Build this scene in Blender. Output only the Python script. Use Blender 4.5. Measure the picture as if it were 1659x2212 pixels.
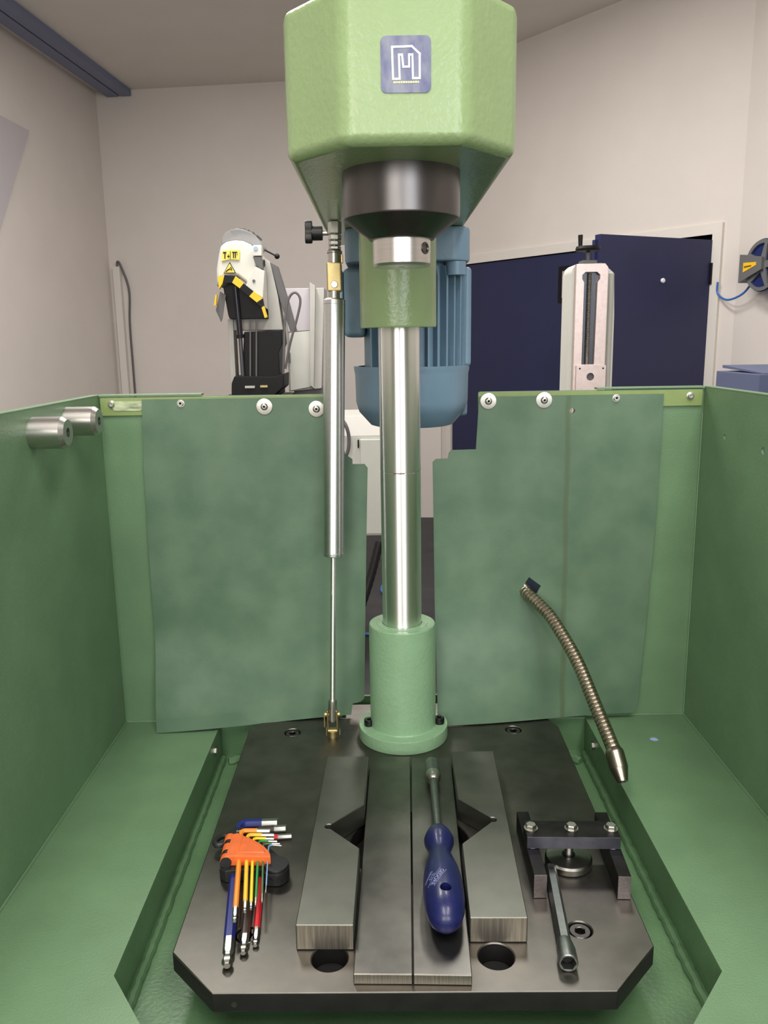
import bpy, bmesh, math, random
from mathutils import Vector, Matrix

# ------------------------------------------------------------------ reset
for o in list(bpy.data.objects):
    bpy.data.objects.remove(o, do_unlink=True)
scene = bpy.context.scene
COL = scene.collection
rnd = random.Random(7)
FLOOR = -0.86          # the top of the base plate is z = 0
CEIL = 2.64

# ------------------------------------------------------------------ camera
def make_camera():
    yaw, pitch, roll, f = -0.00125, 0.20468, 0.01492, 1770.3
    fw = Vector((math.sin(yaw) * math.cos(pitch), math.cos(yaw) * math.cos(pitch), -math.sin(pitch)))
    r = Vector((math.cos(yaw), -math.sin(yaw), 0))
    d = fw.cross(r)
    R = math.cos(roll) * r + math.sin(roll) * d
    D = -math.sin(roll) * r + math.cos(roll) * d
    cam = bpy.data.cameras.new('camera')
    cam.sensor_fit = 'VERTICAL'
    cam.sensor_height = 32.0
    cam.lens = f / 2212.0 * 32.0
    cam.clip_start = 0.02
    o = bpy.data.objects.new('camera', cam)
    COL.objects.link(o)
    m = Matrix(((R.x, -D.x, -fw.x, 0), (R.y, -D.y, -fw.y, 0), (R.z, -D.z, -fw.z, 0.62), (0, 0, 0, 1)))
    o.matrix_world = m
    scene.camera = o
make_camera()

# ------------------------------------------------------------------ world, lights, exposure
w = bpy.data.worlds.new('world')
scene.world = w
w.use_nodes = True
w.node_tree.nodes['Background'].inputs[0].default_value = (0.80, 0.86, 1.0, 1)
w.node_tree.nodes['Background'].inputs[1].default_value = 0.35
vs = scene.view_settings
vs.view_transform = 'Standard'
vs.look = 'None'
vs.exposure = 0.18
vs.gamma = 1.0
vs.use_curve_mapping = False

def area(name, loc, target, sx, sy, power, col=(1, 1, 1)):
    l = bpy.data.lights.new(name, 'AREA')
    l.shape = 'RECTANGLE'
    l.size, l.size_y = sx, sy
    l.energy = power
    l.color = col
    o = bpy.data.objects.new(name, l)
    COL.objects.link(o)
    o.location = loc
    o.rotation_euler = (Vector(target) - Vector(loc)).to_track_quat('-Z', 'Y').to_euler()
    return o
# ceiling lamps (two rows of tube fittings) and the window wall behind the photographer
area('ceiling_lamp_near_a', (-0.60, -0.7, 2.60), (-0.60, -0.7, 0), 0.45, 2.2, 48, (1.0, 0.965, 0.92))
area('ceiling_lamp_near_b', (0.80, -0.7, 2.60), (0.80, -0.7, 0), 0.45, 2.2, 48, (1.0, 0.965, 0.92))
area('ceiling_lamp_far_a', (-0.85, 3.5, 2.60), (-0.85, 3.5, 0), 0.45, 1.8, 68, (1.0, 0.965, 0.93))
area('ceiling_lamp_far_b', (0.45, 3.5, 2.60), (0.45, 3.5, 0), 0.45, 1.8, 52, (1.0, 0.965, 0.93))
area('window_daylight_a', (-0.95, -2.75, 1.30), (-0.5, 4, 0.3), 1.5, 1.5, 48, (1.0, 0.98, 0.94))
area('window_daylight_b', (1.10, -2.75, 1.30), (0.6, 4, 0.3), 1.5, 1.5, 48, (0.90, 0.95, 1.0))

# ------------------------------------------------------------------ materials
def lin(c):
    c = c / 255.0
    return c / 12.92 if c <= 0.04045 else ((c + 0.055) / 1.055) ** 2.4
def rgb(c):
    return (lin(c[0]), lin(c[1]), lin(c[2]), 1)
MATS = {}
def mat(name, col, rough=0.5, metal=0.0, vary=0.0, vscale=30, bump=0.0, bscale=200, rvary=0.0,
        col2=None, stretch=None, trans=0.0, alpha=1.0, spec=0.5, coat=0.0, detail=4.0, aniso=None):
    if name in MATS:
        return MATS[name]
    m = bpy.data.materials.new(name)
    m.use_nodes = True
    nt = m.node_tree
    b = nt.nodes['Principled BSDF']
    b.inputs['Base Color'].default_value = rgb(col)
    b.inputs['Roughness'].default_value = rough
    b.inputs['Metallic'].default_value = metal
    b.inputs['Specular IOR Level'].default_value = spec
    b.inputs['Transmission Weight'].default_value = trans
    b.inputs['Alpha'].default_value = alpha
    b.inputs['Coat Weight'].default_value = coat
    if aniso:
        b.inputs['Anisotropic'].default_value = aniso[0]
        b.inputs['Anisotropic Rotation'].default_value = 0.25
        tg = nt.nodes.new('ShaderNodeTangent')
        tg.direction_type = 'RADIAL'
        tg.axis = aniso[1]
        nt.links.new(tg.outputs['Tangent'], b.inputs['Tangent'])
    tc = nt.nodes.new('ShaderNodeTexCoord')
    src = tc.outputs['Object']
    if stretch:
        mp = nt.nodes.new('ShaderNodeMapping')
        mp.inputs['Scale'].default_value = stretch
        nt.links.new(src, mp.inputs['Vector'])
        src = mp.outputs['Vector']
    if vary > 0 or col2:
        n = nt.nodes.new('ShaderNodeTexNoise')
        n.inputs['Scale'].default_value = vscale
        n.inputs['Detail'].default_value = detail
        nt.links.new(src, n.inputs['Vector'])
        rp = nt.nodes.new('ShaderNodeValToRGB')
        c = rgb(col)
        if col2:
            rp.color_ramp.elements[0].color = rgb(col)
            rp.color_ramp.elements[1].color = rgb(col2)
        else:
            rp.color_ramp.elements[0].color = tuple(max(0, x * (1 - vary)) for x in c[:3]) + (1,)
            rp.color_ramp.elements[1].color = tuple(min(1, x * (1 + vary)) for x in c[:3]) + (1,)
        rp.color_ramp.elements[0].position = 0.32
        rp.color_ramp.elements[1].position = 0.68
        nt.links.new(n.outputs['Fac'], rp.inputs['Fac'])
        nt.links.new(rp.outputs['Color'], b.inputs['Base Color'])
        if rvary > 0:
            mr = nt.nodes.new('ShaderNodeMapRange')
            mr.inputs['To Min'].default_value = max(0.02, rough - rvary)
            mr.inputs['To Max'].default_value = min(1, rough + rvary)
            nt.links.new(n.outputs['Fac'], mr.inputs['Value'])
            nt.links.new(mr.outputs['Result'], b.inputs['Roughness'])
    if bump > 0:
        n2 = nt.nodes.new('ShaderNodeTexNoise')
        n2.inputs['Scale'].default_value = bscale
        n2.inputs['Detail'].default_value = 2.0
        nt.links.new(src, n2.inputs['Vector'])
        bp = nt.nodes.new('ShaderNodeBump')
        bp.inputs['Strength'].default_value = bump
        bp.inputs['Distance'].default_value = 0.002
        nt.links.new(n2.outputs['Fac'], bp.inputs['Height'])
        nt.links.new(bp.outputs['Normal'], b.inputs['Normal'])
    MATS[name] = m
    return m

M_wall = mat('wall_plaster', (212, 204, 197), 0.9, vary=0.02, vscale=3, bump=0.15, bscale=120)
M_ceil = mat('ceiling_plaster', (214, 208, 200), 0.9, vary=0.02, vscale=3)
M_floor = mat('floor_dark', (48, 48, 50), 0.6, vary=0.2, vscale=8)
M_encl = mat('enclosure_green_paint', (100, 130, 96), 0.45, vary=0.06, vscale=14, bump=0.22, bscale=420)
M_encl_d = mat('gutter_green_paint', (88, 120, 84), 0.36, vary=0.10, vscale=12, bump=0.25, bscale=200)
M_strip = mat('strip_light_green', (126, 144, 86), 0.5, vary=0.05, vscale=30, bump=0.1, bscale=300)  # top strips in a lighter yellow-green than the enclosure walls
M_head = mat('machine_green_paint', (138, 160, 112), 0.28, vary=0.03, vscale=20, bump=0.30, bscale=170)
M_foot = mat('foot_green_paint', (124, 156, 122), 0.30, vary=0.04, vscale=20, bump=0.30, bscale=170)
M_rubber = mat('rubber_sheet_green', (75, 102, 79), 0.55, col2=(95, 119, 95), vscale=13, bump=0.08, bscale=350, detail=12)
def stained_rubber():
    m = M_rubber.copy()
    m.name = 'rubber_sheet_stained'
    nt = m.node_tree
    b = nt.nodes['Principled BSDF']
    src = b.inputs['Base Color'].links[0].from_socket
    tc = nt.nodes.new('ShaderNodeTexCoord')
    sx = nt.nodes.new('ShaderNodeSeparateXYZ')
    nt.links.new(tc.outputs['Object'], sx.inputs[0])
    nz = nt.nodes.new('ShaderNodeTexNoise')
    nz.inputs['Scale'].default_value = 9
    nz.inputs['Detail'].default_value = 3
    nt.links.new(tc.outputs['Object'], nz.inputs['Vector'])
    def math_(op, a, bb):
        n = nt.nodes.new('ShaderNodeMath')
        n.operation = op
        for k, v in enumerate((a, bb)):
            if isinstance(v, (int, float)):
                n.inputs[k].default_value = v
            else:
                nt.links.new(v, n.inputs[k])
        return n.outputs[0]
    wob = math_('MULTIPLY', math_('SUBTRACT', nz.outputs['Fac'], 0.5), 0.016)
    d = math_('ABSOLUTE', math_('SUBTRACT', math_('ADD', sx.outputs['X'], wob), 0.020), 0)
    mr = nt.nodes.new('ShaderNodeMapRange')
    mr.interpolation_type = 'SMOOTHSTEP'
    for k, v in zip(('From Min', 'From Max', 'To Min', 'To Max'), (0.0015, 0.0065, 0.55, 0.0)):
        mr.inputs[k].default_value = v
    nt.links.new(d, mr.inputs['Value'])
    mx = nt.nodes.new('ShaderNodeMix')
    mx.data_type = 'RGBA'
    nt.links.new(mr.outputs['Result'], mx.inputs['Factor'])
    nt.links.new(src, mx.inputs['A'])
    mx.inputs['B'].default_value = rgb((74, 88, 58))
    nt.links.new(mx.outputs['Result'], b.inputs['Base Color'])
    return m
M_rubber_st = stained_rubber()
M_plate = mat('ground_steel_dark', (108, 105, 99), 0.42, metal=1.0, vary=0.20, vscale=22, rvary=0.08, bump=0.02, bscale=400, detail=8)
M_plate_side = mat('plate_side_black', (36, 35, 34), 0.55, metal=0.5, vary=0.2, vscale=40)
M_bar = mat('flat_bar_steel', (112, 110, 105), 0.36, metal=1.0, vary=0.20, vscale=26, rvary=0.08, detail=8)
M_vblk = mat('ground_block_steel', (116, 117, 109), 0.46, metal=1.0, vary=0.10, vscale=30, rvary=0.06, detail=8)
M_cut = mat('sawn_end_steel', (168, 160, 148), 0.45, metal=1.0, vary=0.25, vscale=60, stretch=(14, 1, 0.4))
M_chrome = mat('polished_column_steel', (236, 235, 232), 0.31, metal=1.0, vary=0.05, vscale=14, stretch=(6, 6, 0.25), aniso=(0.9, 'Z'))
M_steel = mat('turned_steel', (200, 197, 192), 0.30, metal=1.0, vary=0.06, vscale=90, stretch=(0.5, 0.5, 8))
M_zinc = mat('zinc_steel', (182, 180, 172), 0.32, metal=1.0, vary=0.10, vscale=60)
M_alu = mat('gas_spring_aluminium', (210, 212, 212), 0.36, metal=1.0, vary=0.04, vscale=220, aniso=(0.7, 'Z'))
M_brass = mat('yellow_zinc', (186, 168, 120), 0.44, metal=1.0, vary=0.08, vscale=90)
M_black_ox = mat('burnished_steel', (96, 93, 92), 0.32, metal=1.0, vary=0.15, vscale=30, stretch=(1, 1, 0.3))
M_black_pl = mat('black_plastic', (26, 26, 27), 0.45, vary=0.1, vscale=60, bump=0.1, bscale=500)
M_black_gl = mat('black_screw', (14, 14, 15), 0.3)
M_darkhole = mat('dark_bore', (8, 8, 8), 0.8)
M_motor = mat('motor_blue_paint', (110, 138, 158), 0.42, vary=0.05, vscale=20, bump=0.1, bscale=200)
M_badge = mat('badge_blue', (82, 86, 124), 0.4, col2=(122, 126, 142), vscale=120, stretch=(1, 1, 0.45), bump=0.3, bscale=160)
M_white = mat('white_print', (222, 222, 228), 0.5)
M_yprint = mat('yellow_print', (205, 205, 150), 0.5)
M_orange = mat('orange_plastic', (218, 102, 44), 0.42, vary=0.08, vscale=90)
M_handle = mat('blue_plastic_handle', (20, 24, 74), 0.36, vary=0.12, vscale=40, bump=0.05, bscale=400, coat=0.15)
M_hose = mat('flexible_metal_hose', (170, 160, 142), 0.32, metal=1.0, vary=0.12, vscale=60)
M_nozzle = mat('nozzle_steel', (150, 142, 130), 0.30, metal=1.0, vary=0.1, vscale=60)
M_fixture = mat('black_oxide_bar', (44, 42, 42), 0.42, metal=0.9, vary=0.35, vscale=60, detail=8)
M_fix_cut = mat('bare_bar_end', (150, 140, 140), 0.45, metal=1.0, vary=0.15, vscale=300)
M_fix_front = mat('blued_bar_face', (112, 112, 124), 0.4, metal=1.0, vary=0.15, vscale=50)
M_wrench = mat('satin_chrome_tool', (132, 136, 133), 0.42, metal=1.0, vary=0.10, vscale=120)
M_door = mat('navy_door_paint', (30, 35, 72), 0.5, vary=0.06, vscale=4, bump=0.05, bscale=200)
M_dark = mat('passage_painted_dark', (18, 20, 34), 0.8)  # darkness of the unlit passage, put into its wall colour
M_frame = mat('white_frame_paint', (214, 208, 200), 0.6)
M_rail = mat('blue_grey_rail', (116, 122, 148), 0.55)
M_mwhite = mat('machine_white_paint', (206, 206, 197), 0.4, vary=0.02, vscale=10)
M_mgrey = mat('machine_light_grey_paint', (176, 174, 167), 0.5, vary=0.03, vscale=10)
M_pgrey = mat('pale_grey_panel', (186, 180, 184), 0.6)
M_visor = mat('smoked_visor', (150, 150, 150), 0.2, alpha=0.6)
M_dgrey = mat('dark_grey_paint', (92, 90, 90), 0.45)
M_yellow = mat('warning_yellow', (240, 190, 40), 0.5)
M_blk = mat('machine_black', (13, 13, 14), 0.5, spec=0.3)
M_slide = mat('scraped_slide_steel', (214, 196, 190), 0.38, metal=0.8, vary=0.06, vscale=60)
M_reel = mat('reel_grey_plastic', (104, 104, 104), 0.5)
M_bluehose = mat('blue_air_hose', (58, 110, 180), 0.4)
M_bluebox = mat('blue_cabinet_paint', (86, 94, 124), 0.5)
M_holelight = mat('hole_light_blue', (170, 182, 235), 0.5)  # light showing through the ledge hole, put into the colour

# ------------------------------------------------------------------ mesh helpers (everything is given in world metres)
class MB:
    def __init__(self):
        self.bm = bmesh.new()
    def merge(self, t, M=None):
        if M is not None:
            bmesh.ops.transform(t, matrix=M, verts=t.verts)
        mp = {}
        for v in t.verts:
            mp[v] = self.bm.verts.new(v.co)
        for f in t.faces:
            try:
                self.bm.faces.new([mp[v] for v in f.verts])
            except ValueError:
                pass
        t.free()
        return self
    @staticmethod
    def _bev(t, bev, seg, ang=35):
        if bev > 0:
            es = [e for e in t.edges if len(e.link_faces) == 2 and e.calc_face_angle(0) > math.radians(ang)]
            bmesh.ops.bevel(t, geom=es, offset=bev, segments=seg, affect='EDGES', profile=0.5)
    def box(self, x0, x1, y0, y1, z0, z1, bev=0, seg=2, M=None):
        t = bmesh.new()
        bmesh.ops.create_cube(t, size=1)
        for v in t.verts:
            v.co = Vector((x0 + (v.co.x + .5) * (x1 - x0), y0 + (v.co.y + .5) * (y1 - y0), z0 + (v.co.z + .5) * (z1 - z0)))
        self._bev(t, bev, seg)
        return self.merge(t, M)
    def poly(self, pts, a0, a1, plane='xy', bev=0, seg=2, holes=(), M=None):
        """extruded outline; plane xy -> a is z, xz -> a is y, yz -> a is x"""
        def P(p, a):
            if plane == 'xy':
                return Vector((p[0], p[1], a))
            if plane == 'xz':
                return Vector((p[0], a, p[1]))
            return Vector((a, p[0], p[1]))
        t = bmesh.new()
        if not holes:
            vs = [t.verts.new(P(p, a0)) for p in pts]
            fs = [t.faces.new(vs)]
        else:
            es = []
            for loop in [pts] + list(holes):
                vs = [t.verts.new(P(p, a0)) for p in loop]
                for i in range(len(vs)):
                    es.append(t.edges.new((vs[i], vs[(i + 1) % len(vs)])))
            r = bmesh.ops.triangle_fill(t, use_beauty=True, use_dissolve=False, edges=es)
            fs = [g for g in r['geom'] if isinstance(g, bmesh.types.BMFace)]
        d = P((0, 0), a1) - P((0, 0), a0)
        r = bmesh.ops.extrude_face_region(t, geom=fs, use_keep_orig=True)
        nv = [g for g in r['geom'] if isinstance(g, bmesh.types.BMVert)]
        bmesh.ops.translate(t, vec=d, verts=nv)
        bmesh.ops.recalc_face_normals(t, faces=t.faces)
        self._bev(t, bev, seg)
        return self.merge(t, M)
    def lathe(self, prof, p0, axis, n=32, start=0.0):
        """prof: list of (radius, distance along axis)"""
        axis = Vector(axis).normalized()
        p0 = Vector(p0)
        up = Vector((0, 0, 1)) if abs(axis.z) < 0.9 else Vector((1, 0, 0))
        u = axis.cross(up).normalized()
        v = axis.cross(u)
        t = bmesh.new()
        rows = []
        for r, h in prof:
            if r < 1e-6:
                rows.append([t.verts.new(p0 + axis * h)])
            else:
                rows.append([t.verts.new(p0 + axis * h + (u * math.cos(start + 2 * math.pi * k / n) + v * math.sin(start + 2 * math.pi * k / n)) * r) for k in range(n)])
        for a, b in zip(rows, rows[1:]):
            for k in range(n):
                k2 = (k + 1) % n
                if len(a) == 1 and len(b) > 1:
                    t.faces.new((a[0], b[k], b[k2]))
                elif len(b) == 1 and len(a) > 1:
                    t.faces.new((a[k], b[0], a[k2]))
                elif len(a) > 1:
                    t.faces.new((a[k], b[k], b[k2], a[k2]))
        bmesh.ops.recalc_face_normals(t, faces=t.faces)
        return self.merge(t)
    def cyl(self, p0, p1, r, r1=None, n=28, bev=0, start=0.0):
        p0, p1 = Vector(p0), Vector(p1)
        L = (p1 - p0).length
        r1 = r if r1 is None else r1
        if bev:
            pr = [(0, 0), (r - bev, 0), (r, bev), (r1, L - bev), (r1 - bev, L), (0, L)]
        else:
            pr = [(0, 0), (r, 0), (r1, L), (0, L)]
        return self.lathe(pr, p0, p1 - p0, n, start)
    def tube(self, pts, rad, n=12, cap=True, sides_up=None, start=0.0):
        pts = [Vector(p) for p in pts]
        R = rad if callable(rad) else (lambda i: rad)
        t = bmesh.new()
        N = len(pts)
        tang = []
        for i in range(N):
            a = pts[max(0, i - 1)]
            b = pts[min(N - 1, i + 1)]
            tang.append((b - a).normalized())
        nrm = tang[0].orthogonal().normalized() if sides_up is None else (Vector(sides_up) - tang[0] * tang[0].dot(Vector(sides_up))).normalized()
        rows = []
        for i in range(N):
            nrm = (nrm - tang[i] * tang[i].dot(nrm)).normalized()
            bn = tang[i].cross(nrm)
            rows.append([t.verts.new(pts[i] + (nrm * math.cos(start + 2 * math.pi * k / n) + bn * math.sin(start + 2 * math.pi * k / n)) * R(i)) for k in range(n)])
        for a, b in zip(rows, rows[1:]):
            for k in range(n):
                t.faces.new((a[k], a[(k + 1) % n], b[(k + 1) % n], b[k]))
        if cap:
            t.faces.new(rows[0][::-1])
            t.faces.new(rows[-1])
        bmesh.ops.recalc_face_normals(t, faces=t.faces)
        return self.merge(t)
    def sphere(self, c, r, sc=(1, 1, 1), u=20, v=12):
        t = bmesh.new()
        bmesh.ops.create_uvsphere(t, u_segments=u, v_segments=v, radius=r)
        return self.merge(t, Matrix.Translation(Vector(c)) @ Matrix.Diagonal((sc[0], sc[1], sc[2], 1)))

def _obj(name, mb, material, parent=None, smooth=35):
    me = bpy.data.meshes.new(name)
    mb.bm.to_mesh(me)
    mb.bm.free()
    o = bpy.data.objects.new(name, me)
    COL.objects.link(o)
    me.materials.append(material)
    if smooth:
        me.shade_smooth()
        me.set_sharp_from_angle(angle=math.radians(smooth))
        wn = o.modifiers.new('weighted_normal', 'WEIGHTED_NORMAL')
        wn.keep_sharp = True
        wn.weight = 60
    if parent is not None:
        base = parent
        while base.parent is not None:
            base = base.parent
        for v in me.vertices:
            v.co -= base.location
        o.parent = parent
    return o
def part(name, mb, material, parent, label=None, smooth=35):
    o = _obj(name, mb, material, parent, smooth)
    if label:
        o['label'] = label
    return o
def thing(name, label, cat, loc, group=None):
    o = bpy.data.objects.new(name, None)
    o.empty_display_size = 0.05
    COL.objects.link(o)
    o.location = loc
    o['label'] = label
    o['category'] = cat
    if group:
        o['group'] = group
    return o
def recenter(o):
    me = o.data
    xs = [v.co for v in me.vertices]
    c = Vector((sum(min(p[i] for p in xs) + max(p[i] for p in xs) for _ in (0,)) / 2 for i in (0, 1)) if False else
               ((min(p.x for p in xs) + max(p.x for p in xs)) / 2, (min(p.y for p in xs) + max(p.y for p in xs)) / 2, min(p.z for p in xs)))
    for v in me.vertices:
        v.co -= c
    o.location = c
def single(name, mb, material, label, cat, group=None, smooth=35):
    o = _obj(name, mb, material, None, smooth)
    recenter(o)
    o['label'] = label
    o['category'] = cat
    if group:
        o['group'] = group
    return o
def struct(name, mb, material, label=None, smooth=0):
    o = _obj(name, mb, material, None, smooth)
    o['kind'] = 'structure'
    if label:
        o['label'] = label
    return o
def cut(o, mb, parent=None):
    """subtract a solid from a mesh object for good"""
    c = _obj('cutter', mb, M_darkhole, None, 0)
    if parent is not None:
        base = parent
        while base.parent is not None:
            base = base.parent
        for v in c.data.vertices:
            v.co -= base.location
    c.location = o.location if parent is None else (0, 0, 0)
    if parent is None:
        for v in c.data.vertices:
            v.co -= o.location
    mw = o.parent
    o.parent = None
    o.modifiers.clear()
    md = o.modifiers.new('cut', 'BOOLEAN')
    md.operation = 'DIFFERENCE'
    md.object = c
    md.solver = 'EXACT'
    bpy.context.view_layer.update()
    dg = bpy.context.evaluated_depsgraph_get()
    me = bpy.data.meshes.new_from_object(o.evaluated_get(dg))
    o.modifiers.clear()
    old = o.data
    o.data = me
    bpy.data.meshes.remove(old)
    me.name = o.name
    o.parent = mw
    cm = c.data
    bpy.data.objects.remove(c, do_unlink=True)
    bpy.data.meshes.remove(cm)
    me.shade_smooth()
    me.set_sharp_from_angle(angle=math.radians(35))
def circ(cx, cy, r, n=32, a0=0.0):
    return [(cx + r * math.cos(a0 + 2 * math.pi * k / n), cy + r * math.sin(a0 + 2 * math.pi * k / n)) for k in range(n)]
def lerp(a, b, t):
    return a + (b - a) * t
def spline(pts, n):
    """Catmull-Rom through the points"""
    P = [Vector(p) for p in pts]
    P = [P[0] * 2 - P[1]] + P + [P[-1] * 2 - P[-2]]
    out = []
    for i in range(1, len(P) - 2):
        for k in range(n):
            t = k / n
            a, b, c, d = P[i - 1], P[i], P[i + 1], P[i + 2]
            out.append(0.5 * ((2 * b) + (c - a) * t + (2 * a - 5 * b + 4 * c - d) * t * t + (3 * b - a - 3 * c + d) * t ** 3))
    out.append(P[-2])
    return out
def text_verts(s, size):
    cu = bpy.data.curves.new('txt', 'FONT')
    cu.body = s
    cu.size = size
    cu.align_x = 'CENTER'
    cu.align_y = 'CENTER'
    cu.resolution_u = 3
    o = bpy.data.objects.new('txt', cu)
    COL.objects.link(o)
    bpy.context.view_layer.update()
    me = bpy.data.meshes.new_from_object(o.evaluated_get(bpy.context.evaluated_depsgraph_get()))
    bm = bmesh.new()
    bm.from_mesh(me)
    bpy.data.objects.remove(o, do_unlink=True)
    bpy.data.curves.remove(cu)
    bpy.data.meshes.remove(me)
    return bm

# ================================================================== THE ROOM
CBL = Vector((-2.295, 7.20))      # back / left corner
CBR = Vector((0.48, 6.86))        # back / right corner
CRS = Vector((2.02, 4.83))        # end of the door wall
LW = Vector((0.092, 0.996))       # direction of the left wall (away from us)
SW = Vector((0.25, -0.968))       # direction of the side wall (towards us)
YB = -2.9
CLB = CBL - LW * ((CBL.y - YB) / LW.y)
CSB = CRS + SW * ((CRS.y - YB) / -SW.y)

def wall_seg(mb, a, b, z0, z1, th=0.12):
    a, b = Vector(a), Vector(b)
    d = (b - a).normalized()
    n = Vector((-d.y, d.x))       # thickness goes to the left of a->b
    pts = [a, b, b + n * th, a + n * th]
    mb.poly([(p.x, p.y) for p in pts], z0, z1)
    return mb
struct('wall_back', wall_seg(MB(), CBL, CBR, FLOOR, CEIL), M_wall)
struct('wall_left', wall_seg(MB(), CLB, CBL, FLOOR, CEIL), M_wall)
struct('wall_side', wall_seg(MB(), CRS, CSB, FLOOR, CEIL), M_wall)
struct('wall_rear', wall_seg(MB(), CSB, CLB, FLOOR, CEIL), M_wall)
outer = [(CLB.x - .12, YB - .12), (CSB.x + .12, YB - .12), (CSB.x + .12, 8.2), (CLB.x - .5, 8.2)]
struct('floor', MB().poly(outer, FLOOR - 0.1, FLOOR), M_floor)
struct('ceiling', MB().poly(outer, CEIL, CEIL + 0.1), M_ceil)
# door wall, drawn along its own direction: s metres from the point A
WA = Vector((0.69, 6.60))
WU = (Vector((1.93, 4.95)) - WA).normalized()
WN = Vector((-WU.y, WU.x))        # away from the room
def W(s, d=0.0):
    p = WA + WU * s + WN * d
    return (p.x, p.y)
def wbox(mb, s0, s1, d0, d1, z0, z1):
    return mb.poly([W(s0, d0), W(s1, d0), W(s1, d1), W(s0, d1)], z0, z1)
S0, S1, DTOP = -0.21, 2.055, 1.20
mb = MB()
sL = (CBR - WA).dot(WU)
sR = (CRS - WA).dot(WU)
wbox(mb, sL - .02, S0, 0, .12, FLOOR, CEIL)
wbox(mb, S1, sR, 0, .12, FLOOR, CEIL)
wbox(mb, S0, S1, 0, .12, DTOP, CEIL)
struct('wall_right', mb, M_wall)
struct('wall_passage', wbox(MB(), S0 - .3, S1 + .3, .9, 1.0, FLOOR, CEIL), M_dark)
fw_ = 0.06
struct('trim_1', wbox(MB(), S0 - fw_, S0, -.018, .12, FLOOR, DTOP + fw_), M_frame)
struct('trim_2', wbox(MB(), S1, S1 + fw_, -.018, .12, FLOOR, DTOP + fw_), M_frame)
struct('trim_3', wbox(MB(), S0, S1, -.018, .12, DTOP, DTOP + fw_), M_frame)
# closed leaf
SC = 1.215
d1 = struct('door_1', wbox(MB(), S0 + .005, SC, .0, .045, FLOOR + .008, DTOP - .006), M_door)
o = _obj('vent_window', wbox(MB(), 0.93, 1.09, -.006, -.001, 0.90, 1.08), M_pgrey, None, 0); o.parent = d1
o = _obj('window_frame', wbox(wbox(wbox(wbox(MB(), .90, .93, -.012, -.001, .87, 1.11), 1.09, 1.12, -.012, -.001, .87, 1.11), .93, 1.09, -.012, -.001, 1.08, 1.11), .93, 1.09, -.012, -.001, .87, .90), M_blk, None, 0); o.parent = d1
# open leaf swings into the room
H = Vector((1.905, 4.965)); F = Vector((1.165, 4.61))
du = (F - H).normalized(); dn = Vector((-du.y, du.x))
def leaf(mb, a0, a1, t0, t1, z0, z1):
    q = [H + du * a0 + dn * t0, H + du * a1 + dn * t0, H + du * a1 + dn * t1, H + du * a0 + dn * t1]
    return mb.poly([(p.x, p.y) for p in q], z0, z1)
LL = (F - H).length
d2 = struct('door_2', leaf(MB(), 0, LL, -.022, .022, FLOOR + .008, 1.168), M_door)
o = _obj('edge_rebate', leaf(MB(), LL, LL + .018, -.022, .0, FLOOR + .01, 1.14), M_door, None, 0); o.parent = d2
for s in (-1, 1):
    q = H + du * (LL * .36)
for zz in (0.98, -0.55):
    o = _obj('hinge', leaf(MB(), -.012, .012, .022, .034, zz - .06, zz + .06), M_blk, None, 0); o.parent = d2
c_ = H + du * (LL * 0.45)
side = 0.022 if (c_ + dn * .022).length < (c_ - dn * .022).length else -0.022
o = _obj('pull_knob', MB().lathe([(0, -.002), (.012, -.002), (.014, .008), (.010, .014), (0, .015)], (c_.x + dn.x * side, c_.y + dn.y * side, 0.935), (dn.x * side, dn.y * side, 0), 16), M_white, None, 35); o.parent = d2
# blue-grey rail on the ceiling beside the left wall
def CP(s, off):                    # s metres from the back corner along the left wall, off from that wall
    p = CBL - LW * s + Vector((LW.y, -LW.x)) * off
    return p
def cbox(mb, s0, s1, o0, o1, z0, z1):
    q = [CP(s0, o0), CP(s1, o0), CP(s1, o1), CP(s0, o1)]
    return mb.poly([(p.x, p.y) for p in q], z0, z1)
mb = cbox(MB(), 0.02, 7, .10, .20, CEIL - .05, CEIL)
cbox(mb, 0.02, 7, .215, .30, CEIL - .05, CEIL)
cbox(mb, 0.02, 7, .20, .215, CEIL - .02, CEIL)
rl = struct('trim_4', mb, M_rail)

# ================================================================== ENCLOSURE
XL, XR, YK, ZT = -0.447, 0.505, 1.300, 0.543
ZL = -0.010                        # ledge height
ENC = thing('splash_enclosure', 'green painted sheet metal splash enclosure surrounding the steel base plate', 'machine enclosure', (0.028, 0.9, FLOOR))
part('cabinet_base', MB().box(-.40, .46, .50, 1.28, FLOOR, -.075, .01), M_encl, ENC)
side_l = MB().poly([(.45, -.013), (YK, -.013), (YK, ZT), (.45, ZT)], XL - .003, XL, 'yz')
part('side_wall', side_l, M_encl, ENC)
side_r = MB().poly([(.45, -.013), (YK, -.013), (YK, ZT), (.45, ZT)], XR, XR + .003, 'yz',
                   holes=[circ(1.2116, .4745, .0042, 14), circ(1.0855, .4703, .0052, 14), circ(1.166, .402, .0016, 8)])
part('side_wall', side_r, M_encl, ENC)
part('wall_rim', MB().box(XL - .014, XL, .45, YK + .004, ZT - .001, ZT + .002, .0008), M_encl, ENC)
part('wall_rim', MB().box(XR, XR + .014, .45, YK + .004, ZT - .001, ZT + .002, .0008), M_encl, ENC)
part('wall_rim', MB().box(XL, -.285, YK - .005, YK + .014, ZT - .001, ZT + .002, .0008), M_encl, ENC)
part('wall_rim', MB().box(.335, XR, YK - .005, YK + .014, ZT - .001, ZT + .002, .0008), M_encl, ENC)
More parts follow.
